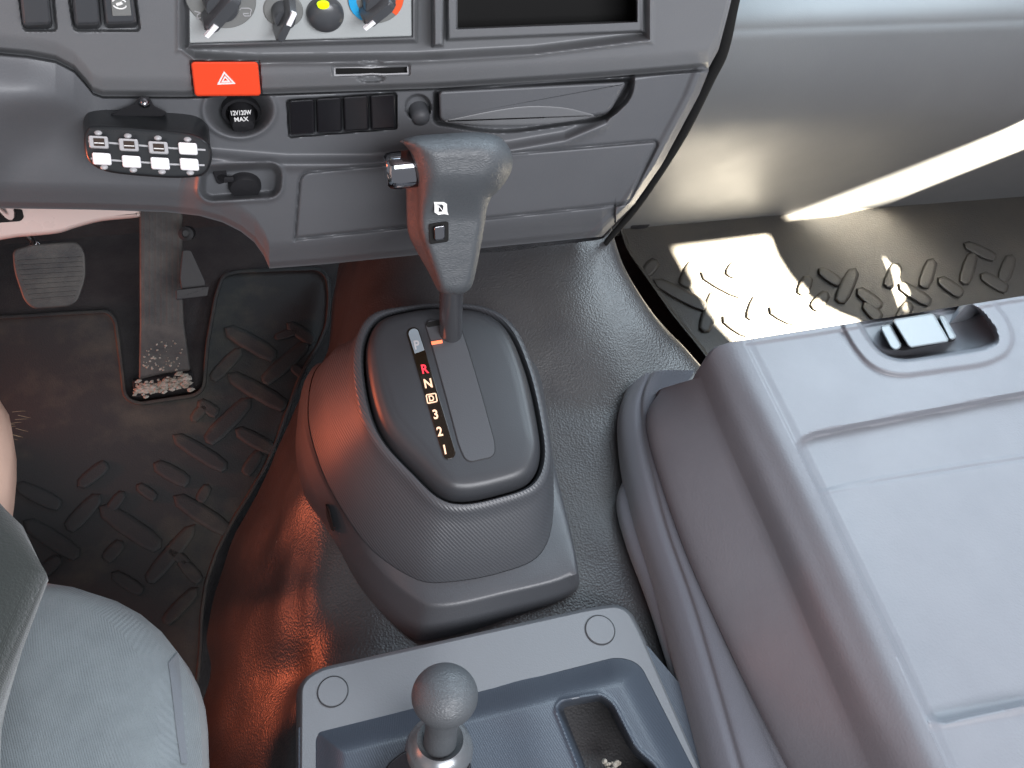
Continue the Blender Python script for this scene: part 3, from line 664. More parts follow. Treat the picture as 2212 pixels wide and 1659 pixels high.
# ------------------------------------------------------------------ gear lever
gl = thing('gear_lever', tuple(BEZ.at(972, 750, BT)), 'gear lever with leather covered T shaped grip and chrome side button', 'gear lever')
base = BEZ.at(973, 748, BT - .02); GT = 0
LEV = Plane((.13, .505, .62), (0, -.96, .28))            # plane the grip's face lies in
topc = LEV.at(976, 620)
b = MB(); tube(b, [base, LEV.at(976, 600, -.012)], .0112, 24); b.build('shaft', M['shaft'], gl, 50)
grip = cr([(865, 304), (900, 293), (951, 289), (1002, 286), (1049, 287), (1082, 298), (1101, 321), (1108, 348), (1101, 378), (1082, 406), (1060, 429), (1051, 455), (1046, 490), (1034, 556), (1024, 604), (1014, 626), (994, 635), (970, 635), (951, 626), (938, 592), (922, 546), (907, 500), (904, 455), (903, 410), (898, 370), (887, 330), (872, 311)], 3)
import bmesh
from mathutils.geometry import delaunay_2d_cdt
gx, gy = np.meshgrid(np.arange(860, 1112, 6.0), np.arange(284, 640, 6.0)); gx = gx.ravel(); gy = gy.ravel()
dd = sd(gx, gy, grip); keep = dd < -3.5
lay = [inset(grip, q) for q in (1.2,)]
pts2 = [Vector(p) for p in grip] + [Vector(p) for L_ in lay for p in L_] + [Vector((a, c_)) for a, c_ in zip(gx[keep], gy[keep])]
ng = len(grip)
v2, _, f2, *_r = delaunay_2d_cdt(pts2, [(i, (i + 1) % ng) for i in range(ng)], [], 1, 1e-5)
v2 = np.array([v[:] for v in v2]); dd = -np.minimum(sd(v2[:, 0], v2[:, 1], grip), 0)
dd[:ng] = 0
def grip_h(P2, d):
    hd = ss(480, 370, P2[:, 1]); Wd = 17 + 36 * hd; A = .012 + .022 * hd; q = np.clip(d / Wd, 0, 1)
    return -.004 + A * np.sqrt(1 - (1 - q) ** 2)
hh = grip_h(v2, dd)
Vg = LEV.at(v2[:, 0], v2[:, 1], hh); b = MB(); b.add(Vg, [tuple(f) for f in f2])
rings = []
for ins, h in [(0, -.004), (0, -.014), (0, -.024), (1, -.032), (4, -.038), (9, -.042)]:
    I = inset(grip, ins); sh_ = ss(-.006, -.03, np.full(len(I), h)) * ss(325, 400, I[:, 1]) * (1 - .75 * ss(500, 630, I[:, 1])) * (I[:, 0] < np.interp(I[:, 1], [300, 420, 640], [900, 950, 970])); I = I - np.stack([27 * sh_, 0 * sh_], 1); hq = h * (1 + .25 * ss(470, 330, I[:, 1]) - .45 * ss(470, 640, I[:, 1])); rings.append(LEV.at(I[:, 0], I[:, 1], hq if h < -.005 else np.full(len(I), h)))
V, Fc = loft(rings, False, True); b.add(V, Fc)
gp = b.build('grip', M['grip'], gl, 0)
bm = bmesh.new(); bm.from_mesh(gp.data); bmesh.ops.remove_doubles(bm, verts=bm.verts, dist=.0003); bmesh.ops.recalc_face_normals(bm, faces=bm.faces); bm.to_mesh(gp.data); bm.free()
gp.data.polygons.foreach_set('use_smooth', [True] * len(gp.data.polygons))
def grip_top(px, py, extra=.0):
    P_ = np.array([[px, py]], float); return float(grip_h(P_, -sd(P_[:, 0], P_[:, 1], grip))[0]) + extra
# chrome release button at the left end of the head
BC = LEV.at(868, 368, -.004); xd = LEV.at(868, 368) - LEV.at(900, 365); xd /= np.linalg.norm(xd)
yd = np.cross(LEV.n, xd); yd /= np.linalg.norm(yd)
def chip(mb, c, ax, u, v, A, B, L, r=.25):
    rings = []
    for t, s_ in ((0, 1), (L * .7, 1), (L * .9, .93), (L, .78)):
        ring = []
        for a in np.linspace(0, 2 * math.pi, 40, endpoint=False):
            ca, sa = math.cos(a), math.sin(a); e = .72
            ring.append(c + ax * t + u * A * s_ * math.copysign(abs(ca) ** e, ca) + v * B * s_ * math.copysign(abs(sa) ** e, sa))
        rings.append(ring)
    V, Fc = loft(rings, True, True); mb.add(V, Fc)
b = MB(); chip(b, LEV.at(895, 364, -.012), xd, yd, LEV.n, .0145, .0135, .024); b.build('release_button', M['smoke'], gl, 40)
b = MB(); q = rpoly([(926, 484), (969, 478), (969, 522), (928, 528)], 5); prism(b, q, LEV, .006, grip_top(948, 503, .0024), 1.5); od = b.build('switch_frame', M['void'], gl)
b = MB(); q = rpoly([(936, 489), (962, 485), (962, 518), (938, 521)], 6); prism(b, q, LEV, .008, grip_top(948, 503, .007), 3, bh=.003); b.build('mode_switch', M['smoke'], gl, 60)
def logo(mb, plane, h, cx, cy, s_):
    o = [(-16, -16), (4, -16), (14, -10), (15, 8), (18, 15), (8, 13), (-5, 15), (-14, 9), (-14, -8)]
    P = np.array([(cx + u * s_, cy + v * s_) for u, v in o]); Q = np.array([(cx + u * s_ * .52, cy + v * s_ * .55) for u, v in o])
    V, Fc = loft([plane.at(*P.T, h), plane.at(*P.T, h + .0008), plane.at(*Q.T, h + .0008), plane.at(*Q.T, h)], False, False); mb.add(V, Fc)
    for (a, c_) in (((-6, -7), (-6, 8)), ((-6, -7), (7, 8)), ((7, -6), (7, 8))):
        prism(mb, [(cx + (a[0] - 1.3) * s_, cy + a[1] * s_), (cx + (a[0] + 1.3) * s_, cy + a[1] * s_), (cx + (c_[0] + 1.3) * s_, cy + c_[1] * s_), (cx + (c_[0] - 1.3) * s_, cy + c_[1] * s_)], plane, h, h + .0008, .2)
b = MB(); logo(b, LEV, grip_top(952, 450, .0028), 952, 450, .95); b.build('emblem', M['white'], gl, 0)

# ------------------------------------------------------------------ floor mats
def lozenge(mb, plane, a, c_, wd, h0, h1, ext=1.0):
    a, c_ = np.array(a, float), np.array(c_, float); m_ = (a + c_) / 2; a, c_ = m_ + (a - m_) * ext, m_ + (c_ - m_) * ext
    wd *= 1.35; h1 *= .75
    a = np.array(a, float); c_ = np.array(c_, float); d = c_ - a; L = np.linalg.norm(d); d /= L; e = np.array([-d[1], d[0]]) * wd / 2
    P = [a, a + d * L * .12 + e * .8, a + d * L * .4 + e, a + d * L * .75 + e, c_ - d * L * .05 + e * .75, c_, c_ - d * L * .05 - e * .75, a + d * L * .75 - e, a + d * L * .4 - e, a + d * L * .12 - e * .8]
    prism(mb, P, plane, h0, h1, wd * .22, bh=(h1 - h0) * .7)
matp = [(-80, 684), (30, 680), (120, 674), (236, 668), (254, 690), (268, 800), (274, 856), (300, 868), (420, 850), (436, 836), (444, 740), (462, 640), (478, 592), (510, 583), (600, 579), (690, 576), (712, 596), (717, 640), (712, 700), (694, 745), (660, 800), (632, 870), (604, 950), (578, 1010), (540, 1075), (505, 1130), (472, 1195), (450, 1260), (440, 1330), (438, 1400), (432, 1470), (418, 1500), (385, 1515), (340, 1560), (300, 1720), (-80, 1720)]
matp = rpoly(matp, 14, 3)
b = MB()
rings = [MAT.at(*matp.T, -.012), MAT.at(*matp.T, .006), MAT.at(*inset(matp, 2).T, .0085), MAT.at(*inset(matp, 7).T, .0085), MAT.at(*inset(matp, 10).T, .001)]
V, Fc = loft(rings, True, True); b.add(V, Fc)
c3s = lambda x, y: (x * .3581, 432 + y * .3581)
c4s = lambda x, y: (x * .38146, 1026 + y * .38146)
for (a, c_, wd) in [((1160, 1330), (1240, 1240), 50), ((1660, 830), (1790, 790), 40), ((1370, 780), (1650, 940), 80), ((1450, 905), (1285, 1075), 60), ((1390, 1060), (1710, 1240), 80), ((1850, 870), (1600, 1090), 70), ((1740, 750), (1890, 850), 60), ((1500, 1210), (1260, 1450), 80), ((1200, 1220), (1310, 1290), 60), ((1760, 1000), (1840, 1060), 50), ((1430, 1390), (1650, 1510), 70), ((1060, 1430), (1350, 1610), 75), ((1570, 1520), (1480, 1650), 60)]:
    lozenge(b, MAT, c3s(*a), c3s(*c_), wd * .3581, 0, .009, 1.15)
for (a, c_, wd) in [((450, 60), (600, -60), 60), ((700, 100), (620, 200), 50), ((950, 420), (1060, 500), 50), ((640, 560), (800, 660), 60), ((780, 60), (880, 130), 50), ((1000, 130), (1280, 310), 80), ((580, 190), (890, 400), 90), ((1090, 300), (850, 590), 70), ((150, 270), (430, 450), 80), ((1020, 480), (1130, 600), 60), ((690, 380), (600, 480), 60), ((1110, 650), (940, 830), 60), ((560, 120), (390, 300), 70), ((100, 60), (330, 170), 70), ((1180, 60), (1130, 150), 50), ((340, 470), (230, 560), 60), ((880, -60), (1060, 40), 70)]:
    lozenge(b, MAT, c4s(*a), c4s(*c_), wd * .38146, 0, .009, 1.15)
b.build('floor_mat', M['mat_'], None, 40)
setp(bpy.data.objects['floor_mat'], 'dirty black rubber mat with raised treads under the pedals on the driver side', 'floor mat')
PM = Plane((.80, .84, .22), (0, -.30, 1))
b = MB(); pmp = rpoly([(1330, 470), (1352, 540), (1400, 608), (1450, 680), (1506, 748), (1620, 900), (2420, 860), (2420, 380), (1330, 400)], 17, 3)
rings = [PM.at(*pmp.T, -.012), PM.at(*pmp.T, .004), PM.at(*inset(pmp, 2).T, .007), PM.at(*inset(pmp, 7).T, .007), PM.at(*inset(pmp, 11).T, .001)]
V, Fc = loft(rings, True, True); b.add(V, Fc)
c5s = lambda x, y: (1242 + x * .4385, 270 + y * .4385)
for (a, c_, wd) in [((410, 775), (630, 890), 40), ((590, 680), (540, 785), 46), ((695, 830), (640, 1000), 46), ((640, 735), (810, 825), 40), ((800, 680), (765, 740), 40), ((400, 670), (350, 730), 40), ((905, 850), (870, 950), 42), ((740, 950), (850, 1020), 40), ((970, 905), (1080, 960), 40), ((1150, 750), (1120, 830), 40), ((1210, 715), (1300, 775), 34), ((1375, 720), (1310, 860), 46), ((1400, 815), (1500, 890), 38), ((1590, 690), (1545, 790), 42), ((1610, 790), (1740, 870), 38), ((1760, 670), (1720, 790), 42), ((1800, 760), (1900, 830), 38), ((1960, 640), (1920, 770), 42), ((2010, 740), (2120, 805), 38), ((1930, 590), (2060, 650), 34), ((1430, 880), (1500, 950), 38), ((1240, 830), (1180, 900), 40), ((1650, 880), (1600, 960), 40), ((2150, 650), (2110, 760), 42)]:
    lozenge(b, PM, c5s(*a), c5s(*c_), wd * .52, 0, .0095, 1.25)
b.build('floor_mat', M['pmat'], None, 40)
b = MB(); prism(b, inset(pmp, 6), PM, -.20, -.014, 1); struct(b.build('passenger_floor', M['carpet']))
setp(bpy.data.objects['floor_mat.001'], 'brownish rubber mat with treads in the passenger footwell, partly in bright sun', 'floor mat')

# ------------------------------------------------------------------ pedals
p_top = Z(.33).at(345, 440); p_bot = MAT.at(352, 828, .02)
PN = np.cross([1, 0, 0], p_bot - p_top); PN = -PN if PN[1] > 0 else PN
AP = Plane(p_bot, PN)
ap = thing('accelerator_pedal', tuple(MAT.at(350, 845)), 'tall ribbed black accelerator pedal with dried mud at its foot', 'pedal')
b = MB(); prism(b, rpoly([(301, 420), (394, 420), (395, 640), (398, 700), (412, 800), (356, 806), (300, 820), (302, 700)], 5), AP, -.014, 0.0, 4, bh=.003)
for x in np.linspace(312, 386, 7): prism(b, [(x - 2.2, 425), (x + 2.2, 425), (x + 2.8, 700), (x - 1.8, 702)], AP, -.0006, .0008, .7)
b.build('pedal_plate', M['pedal'], ap)
b = MB(); prism(b, rpoly([(286, 822), (415, 802), (418, 836), (290, 858)], 3), MAT, -.01, .012, 2); b.build('hinge', M['matte'], ap)
b = MB(); R2 = random.Random(3)
for i in range(230):
    if i < 170: x = R2.uniform(290, 414); y = np.interp(x, [290, 414], [842, 822]) + R2.gauss(0, 7); P0 = MAT.at(x, y, .0128); r = R2.uniform(.0012, .0075)
    else: x = R2.uniform(310, 395); y = 800 - abs(R2.gauss(0, 32)); P0 = AP.at(x, y, .0006); r = R2.uniform(.0006, .0022)
    rr = [r * R2.uniform(.6, 1.3) for _ in range(7)]
    ring = [[P0 + np.array([math.cos(a) * q * s_, math.sin(a) * q * s_ * .8, z]) for a, q in zip(np.linspace(0, 6.283, 7, endpoint=False), rr)] for s_, z in ((1, -.001), (.8, r * .22), (.3, r * .3))]
    V, Fc = loft(ring, False, True); b.add(V, Fc)
b.build('mud', M['mud'], ap, 60)
bp_ = thing('brake_pedal', tuple(Z(.28).at(108, 595)), 'brake pedal with worn ribbed rubber pad on a bright steel arm', 'pedal')
BP = Plane(Z(.28).at(108, 595), (0.06, -.72, .69))
b = MB(); pad = rpoly([(27, 540), (70, 528), (168, 521), (184, 545), (186, 600), (168, 652), (150, 662), (72, 668), (52, 650), (30, 585)], [12, 10, 16, 14, 20, 10, 10, 12, 14, 20])
prism(b, pad, BP, -.012, .004, 4, bh=.003)
for i in range(9):
    y = 562 + i * 10.5; x0 = np.interp(y, [540, 585, 650], [36, 40, 68]); x1 = np.interp(y, [540, 600, 652], [176, 178, 160])
    prism(b, [(x0, y), (x1, y - 8), (x1, y - 4.5), (x0, y + 3.5)], BP, .003, .0062, 1)
b.build('pad', M['pedal'], bp_)
b = MB(); tube(b, [BP.at(100, 560, -.014), BP.at(72, 520, -.012), Z(.42).at(20, 462), Z(.55).at(-10, 425)], [.006, .006, .0075, .0075], 14); b.build('arm', M['chrome'], bp_)
# pale painted panel and bracket deep under the dash
KPn = Plane(Z(.40).at(200, 480), (0, -.9, .45))
b = MB(); q = cr([(-60, 440), (100, 440), (250, 440), (298, 445), (303, 462), (296, 470), (220, 478), (165, 492), (130, 503), (90, 508), (40, 512), (-60, 520)], 4)
prism(b, q, KPn, -.02, .0, 8, bh=.010); kpn = b.build('kick_panel', M['pink'], None, 60); setp(kpn, 'pale pinkish painted metal panel deep under the left dash behind the pedals', 'metal panel')
b = MB(); prism(b, rpoly([(-40, 448), (48, 452), (52, 470), (44, 478), (-40, 484)], 4), KPn, .0, .0015, 1); b.build('opening', M['void'], kpn)
BRK = Plane(Z(.30).at(430, 600), (0, -.8, .6))
b = MB(); prism(b, rpoly([(394, 540), (412, 540), (442, 606), (446, 632), (394, 640), (388, 600)], 4), BRK, -.03, .0, 2); prism(b, rpoly([(380, 626), (452, 618), (448, 640), (380, 648)], 3), BRK, -.01, .012, 2)
o = b.build('pedal_bracket', M['matte'], None); setp(o, 'black bracket box seen just right of the accelerator pedal', 'bracket')
b = MB(); fr = BRK.frame(402, 505, -.02); lathe(b, fr, [(.010, -.03), (.010, .004), (.005, .006), (.005, -.002), (.0001, -.002)], 20); b.build('bolt', M['matte'], o, 50)

# ------------------------------------------------------------------ folded centre seat
fs = thing('folded_seat', (.6, .25, .10), 'centre seat folded flat showing its grey plastic backrest shell and latch', 'seat')
rail = [
 ([(1425, 850), (1397, 925), (1465, 1150), (1560, 1370), (1720, 1700)], .432),
 ([(1435, 838), (1420, 925), (1490, 1140), (1590, 1370), (1745, 1700)], .450),
 ([(1512, 815), (1562, 945), (1655, 1150), (1758, 1390), (1893, 1700)], .506),
 ([(1528, 778), (1600, 935), (1705, 1165), (1810, 1400), (1950, 1700)], .529),
 ([(1545, 752), (1640, 938), (1748, 1165), (1855, 1400), (1990, 1700)], .542),
 ([(1575, 740), (1678, 945), (1785, 1165), (1893, 1395), (2032, 1700)], .5515),
 ([(1604, 735), (1712, 952), (1815, 1165), (1926, 1395), (2062, 1700)], .555)]
rl = []
for pts, z in rail:
    p = cr(pts, 16, False); rl.append(np.array([Z(z).at(q[0], q[1]) for q in p]))
rl = np.array(rl)                                              # 7 x n x 3
left = np.array([np.concatenate([cr(rl[:3, j], 5, False)[:-1], cr(rl[2:, j], 5, False)]) for j in range(rl.shape[1])])   # n x m x 3
# top plate columns from the ridge to the far right
ridge_px = cr(rail[-1][0], 16, False); nrow = 300
tt = np.linspace(0, len(ridge_px) - 1, nrow); RX = np.interp(tt, range(len(ridge_px)), ridge_px[:, 0]); RY = np.interp(tt, range(len(ridge_px)), ridge_px[:, 1])
LL = np.array([[np.interp(tt, range(len(left)), left[:, m, k]) for k in range(3)] for m in range(left.shape[1])]).transpose(2, 0, 1)
ncol = 330; uu = np.linspace(0, 1, ncol)[1:]
slope = np.interp(tt / tt[-1], [0, 1], [-.158, -.215])
DX = 900 * uu[None]; X = RX[:, None] + DX; Y = RY[:, None] + slope[:, None] * DX
hgt = np.zeros_like(X)
innr = rpoly([(1716, 955), (1760, 935), (2212, 848), (2900, 720), (2900, 1430), (2212, 1522), (2030, 1562), (2008, 1552)], [25, 10, 3, 3, 3, 3, 26, 26])
d = sd(X, Y, innr); hgt -= .009 * ss(5, -9, d)
hgt += .003 * ss(20, 0, dl(X, Y, [(2012, 1560), (2212, 1524), (2700, 1440)])) 
d2_ = dl(X, Y, [(1772, 1062), (1900, 1035), (2100, 1002), (2400, 958)]); hgt += .0012 * ss(0, 1, 1) * np.exp(-(d2_ / 4) ** 2)
hgt -= .0015 * ss(-2, 2, (1062 - (X - 1772) * .155) - Y) * ss(5, -5, d)
hgt -= .005 * ss(70, 8, np.abs(X - RX[:, None]) ) * 0
# faint roll just inside the ridge
hgt -= .004 * ss(4, 26, X - RX[:, None])
# thin raised lip along the front edge
ft = np.interp(X, [1604, 1760, 1850, 2212, 2600], [735, 712, 697, 637, 575]); hgt -= .0025 * ss(6, 16, Y - ft) * (X > RX[0])
rec = rpoly([(1846, 690), (2088, 652), (2120, 668), (2152, 708), (2160, 740), (2122, 758), (1945, 783), (1898, 768), (1868, 730)], [10, 16, 16, 16, 14, 24, 30, 24, 14], 5)
d = sd(X, Y, rec); hgt += .0045 * ss(36, 24, d) * ss(-2, 30, Y - ft + 20); hgt -= .036 * ss(1, -9, d)
hgt += .012 * ss(2070, 2150, X) * ss(0, -8, d)
P = Z(.555).at(X, Y, hgt)
full = np.concatenate([LL, P], 1)
front = full[0].copy(); f1_ = front.copy(); f1_[:, 2] -= .006; f1_[:, 1] += .004; f2_ = front.copy(); f2_[:, 2] = np.minimum(f2_[:, 2] - .02, .50); f2_[:, 1] += .008; f3_ = f2_.copy(); f3_[:, 2] = np.minimum(f2_[:, 2], .40); f3_[:, 1] += .004
full = np.concatenate([f3_[None], f2_[None], f1_[None], full], 0)
shell = fix_normals(mk('backrest_shell', full.reshape(-1, 3), grid_faces(*full.shape[:2]), M['shell'], fs, 60))
# latch
LP = Z(.545)
lt = MB(); prism(lt, rpoly([(1926, 690), (2016, 676), (2052, 738), (1964, 752)], 8), LP, -.02, -.002, 4, bh=.004); la = lt.build('latch', M['latch'], fs, 12)
lt = MB(); prism(lt, rpoly([(1899, 704), (1924, 700), (1950, 748), (1936, 758), (1924, 752)], 8), LP, -.024, -.008, 4, bh=.004); lt.build('latch_guide', M['latch'], la, 40); lt = MB(); prism(lt, rpoly([(2026, 682), (2040, 682), (2068, 730), (2052, 736)], 7), LP, -.024, -.008, 4, bh=.004); lt.build('latch_guide', M['latch'], la, 40)
lt = MB(); prism(lt, rpoly([(1902, 712), (1912, 698), (2040, 680), (2066, 736), (1952, 758), (1922, 756)], 8), LP, -.03, -.016, 2); lt.build('latch_base', M['matte'], la, 40)
# cloth layers under the shell
def rails_px(L): return [np.array([Z(z).at(*p) for p in cr(pts, 10, False)]) for pts, z in L]
def cloth(name, L, m):
    R = np.array(rails_px(L)); Sx = np.array([cr(R[:, j], 6, False) for j in range(R.shape[1])])
    f = Sx[0].copy(); f[:, 1] += .02; f[:, 2] -= .06
    Sx = np.concatenate([f[None], Sx], 0)
    return fix_normals(mk(name, Sx.reshape(-1, 3), grid_faces(*Sx.shape[:2]), m, fs, 70))
pad_ = cloth('backrest_pad', [
 ([(1372, 845), (1345, 945), (1372, 1110), (1440, 1330), (1545, 1700)], .368),
 ([(1350, 850), (1333, 935), (1356, 1100), (1425, 1330), (1520, 1700)], .388),
 ([(1358, 835), (1340, 920), (1378, 1110), (1448, 1330), (1548, 1700)], .411),
 ([(1392, 808), (1368, 905), (1410, 1110), (1482, 1330), (1588, 1700)], .424),
 ([(1404, 806), (1383, 900), (1428, 1110), (1502, 1330), (1608, 1700)], .4245),
 ([(1425, 800), (1402, 880), (1450, 1115), (1530, 1340), (1640, 1700)], .430),
 ([(1500, 800), (1480, 880), (1540, 1115), (1640, 1340), (1760, 1700)], .422)], M['cloth2'])
cloth('seat_cushion', [
 ([(1385, 1020), (1352, 1090), (1372, 1180), (1430, 1330), (1545, 1700)], .350),
 ([(1355, 1030), (1332, 1090), (1352, 1180), (1412, 1345), (1520, 1700)], .374),
 ([(1360, 1020), (1342, 1080), (1370, 1180), (1440, 1345), (1560, 1700)], .394),
 ([(1420, 1000), (1400, 1080), (1440, 1180), (1510, 1345), (1640, 1700)], .400)], M['cloth2'])

# ------------------------------------------------------------------ driver seat
def sring(x0, x1, y0, y1, r, z, n=10):
    P = rpoly([(x0, y0), (x1, y0), (x1, y1), (x0, y1)], r, n); return np.array([(p[0], p[1], z) for p in P])
X0, X1, Y0, Y1 = -.68, -.128, -.30, .412
rings = [sring(X0 + .03, X1 - .03, Y0, Y1 - .05, .10, .27), sring(X0, X1 - .002, Y0, Y1 - .015, .14, .32), sring(X0, X1, Y0, Y1, .17, .365), sring(X0 + .004, X1 - .006, Y0, Y1 - .006, .17, .392), sring(X0 + .02, X1 - .024, Y0 + .02, Y1 - .022, .155, .410), sring(X0 + .06, X1 - .06, Y0 + .06, Y1 - .07, .13, .419), sring(X0 + .15, X1 - .15, Y0 + .15, Y1 - .19, .06, .416)]
ds = thing('driver_seat', (-.40, .05, .06), 'light grey cloth driver seat cushion at the lower left', 'seat')
V, Fc = loft(rings[2:], False, True); b = MB(); b.add(V, Fc); cu = b.build('cushion', M['seatf'], ds, 70)
V, Fc = loft([rings[0], rings[1], rings[2]], True, False); b = MB(); b.add(V, Fc); b.build('side_panel', M['seatp'], ds, 70)
b = MB(); V, Fc = loft([sring(-.62, -.20, -.28, .30, .05, .05), sring(-.62, -.20, -.28, .30, .05, .275)], True, True); b.add(V, Fc); b.build('pedestal', M['matte'], ds)
# dark insert along the right edge of the cushion
def project(ob, px, py, off=.001):
    d = rays(px, py); L_ = WLOC[ob.name]; r = ob.ray_cast(Vector(CAM - L_), Vector(d).normalized())
    return np.array(r[1]) + L_ + np.array(r[2]) * off if r[0] else None
bpy.context.view_layer.update()
A_ = [(346, 1334), (362, 1350), (376, 1385), (386, 1440), (391, 1500), (397, 1580), (404, 1650)]; B_ = [(344, 1340), (350, 1372), (358, 1410), (366, 1460), (373, 1520), (381, 1590), (390, 1650)]
ra = [[project(cu, a[0] * (1 - t) + c_[0] * t, a[1] * (1 - t) + c_[1] * t) for t in (0, .25, .5, .75, 1)] for a, c_ in zip(cr(A_, 4, False), cr(B_, 4, False))]
ra = np.array([r for r in ra if all(p is not None for p in r)])
fix_normals(mk('trim_insert', ra.reshape(-1, 3), grid_faces(*ra.shape[:2]), M['seatp'], ds, 60))
SP = [Z(.405).at(x, y) for x, y in [(346, 1334), (362, 1345), (378, 1390), (392, 1460), (398, 1550), (402, 1700)]]
SQ = [Z(.405).at(x, y) for x, y in [(345, 1338), (350, 1380), (362, 1430), (374, 1490), (384, 1580), (392, 1700)]]

# ------------------------------------------------------------------ rear tray with short lever
tr = thing('console_tray', (.12, .16, .36), 'flat grey plastic console tray with two round screw caps at the bottom', 'console')
TP = Z(.398)
tl = yl([(640, 1560), (655, 1490), (690, 1447), (1290, 1312), (1335, 1312), (1372, 1342), (1400, 1400), (1520, 1660), (1560, 1740)])
outl = rpoly([(648, 1760), (650, 1474), (690, 1446), (1280, 1314), (1350, 1306), (1380, 1360), (1555, 1760)], [5, 30, 40, 60, 40, 30, 5], 8)
b = MB(); rings = [Z(.35).at(*(inset(outl, -10) + np.array([0, 10])).T), Z(.388).at(*inset(outl, -3).T), Z(.396).at(*outl.T), Z(.398).at(*inset(outl, 4).T)]
V, Fc = loft(rings, False, False); b.add(V, Fc)
bodyh = rpoly([(682, 1735), (682, 1584), (1335, 1418), (1382, 1432), (1536, 1735)], [5, 18, 24, 24, 5], 6); ol4 = inset(outl, 4)
po = [Vector(p) for p in ol4] + [Vector(p) for p in bodyh]; no_ = len(ol4); nh_ = len(bodyh)
v2, _, f2, *_r = delaunay_2d_cdt(po, [(i, (i + 1) % no_) for i in range(no_)] + [(no_ + i, no_ + (i + 1) % nh_) for i in range(nh_)], [], 1, 1e-5)
v2 = np.array([v[:] for v in v2]); F_ = []
for f in f2:
    c_ = v2[list(f)].mean(0)[None]
    if sd(c_[:, 0], c_[:, 1], bodyh)[0] > 0: F_.append(tuple(f))
b.add(Z(.398).at(v2[:, 0], v2[:, 1]), F_); b.build('plate', M['tray'], tr, 50)
# raised textured body, moulded as one dense sheet
xs = np.arange(640, 1600, 3.0); yt = yl([(640, 1575), (668, 1572), (1338, 1402), (1370, 1408), (1600, 1760)]); 
def h_body(X, Y):
    bodyp = rpoly([(668, 1900), (668, 1568), (1335, 1402), (1392, 1420), (1640, 1900)], [5, 22, 30, 30, 5], 6)
    d = sd(X, Y, bodyp); H = -.003 + .020 * ss(2, -80, d)
    H += .003 * np.exp(-((X - 1145 - (Y - 1500) * .2) / 60) ** 2) * ss(1420, 1560, Y)
    q = rpoly([(1203, 1532), (1214, 1516), (1296, 1502), (1322, 1520), (1372, 1618), (1420, 1660), (1460, 1800), (1290, 1800), (1254, 1660)], [8, 8, 10, 20, 20, 20, 5, 5, 30], 5)
    d = sd(X, Y, q); H -= .075 * ss(1, -18, d); H += .002 * np.exp(-((d - 4) / 4) ** 2)
    return H
xs = np.arange(645, 1620, 3.2)
def topb(x): return np.interp(x, [645, 1330, 1400, 1620], [1576, 1396, 1400, 1660])
b_sheet = sheet('storage_body', xs, lambda x: topb(x) - 4, lambda x: np.full_like(x, 1790.), 120, TP, h_body, M['traybody'], tr, skirt=.02)
for x, y in ((719, 1494), (1296, 1361)):
    fr = TP.frame(x, y, .0001); k = scale_at(fr[0]); b = MB()
    lathe(b, fr, [(33.5 * k, -.0002), (33.5 * k, .0006), (31.5 * k, .0006), (31.5 * k, .0002)], 44, cap=False); b.build('cap_groove', M['matte'], tr)
    b = MB(); lathe(b, fr, [(31.3 * k, -.001), (31.3 * k, .0006), (30.5 * k, .0012), (.0001, .0012)], 44); b.build('screw_cap', M['tray'], tr)
b = MB(); R2 = random.Random(5)
for i in range(14):
    P0 = TP.at(1318 + R2.gauss(0, 10), 1650 + R2.gauss(0, 5), -.015); r = R2.uniform(.001, .003)
    ring = [[P0 + np.array([math.cos(a) * r * s_, math.sin(a) * r * s_, z]) for a in np.linspace(0, 6.283, 7, endpoint=False)] for s_, z in ((1, -.001), (.8, r * .5), (.3, r * .8))]
    V, Fc = loft(ring, False, True); b.add(V, Fc)
b.build('crumbs', M['mud'], tr, 60)
# knob lever
kl = thing('brake_lever', tuple(TP.at(948, 1650, .02)), 'short lever with round leather grained ball knob standing in the console tray', 'lever')
kc = Z(.50).at(961, 1502); kbase = Z(.440).at(950, 1606)
ax = kc - kbase; Lk = np.linalg.norm(ax); ax /= Lk
xx = np.cross([0, 1, 0], ax); xx /= np.linalg.norm(xx); yy = np.cross(ax, xx); frk = (kbase, xx, yy, ax)
kk = scale_at(kc); R_ = 72 * kk
prof = [(38 * kk, 0.0)] + [(36 * kk, Lk * .35), (38 * kk, Lk * .5), (45 * kk, Lk * .66)] + [(R_ * math.cos(a), Lk + R_ * .80 * math.sin(a)) for a in np.linspace(-.85, 1.565, 18)]
b = MB(); lathe(b, frk, prof, 48); b.build('ball_knob', M['grip'], kl, 70)
b = MB(); k2 = scale_at(kbase); lathe(b, frk, [(30 * k2, .000), (40 * k2, .002), (50 * k2, .006), (66 * k2, .002), (74 * k2, -.006), (74 * k2, -.014), (66 * k2, -.022), (60 * k2, -.040), (60 * k2, -.06)], 48, cap=False); b.build('collar', M['collar'], kl, 70)
b = MB(); prism(b, rpoly([(835, 1650), (870, 1622), (1010, 1610), (1035, 1760), (800, 1760)], [14, 10, 10, 4, 4]), TP, .0, .040, 4, bh=.004); b.build('bracket', M['black'], kl, 50)

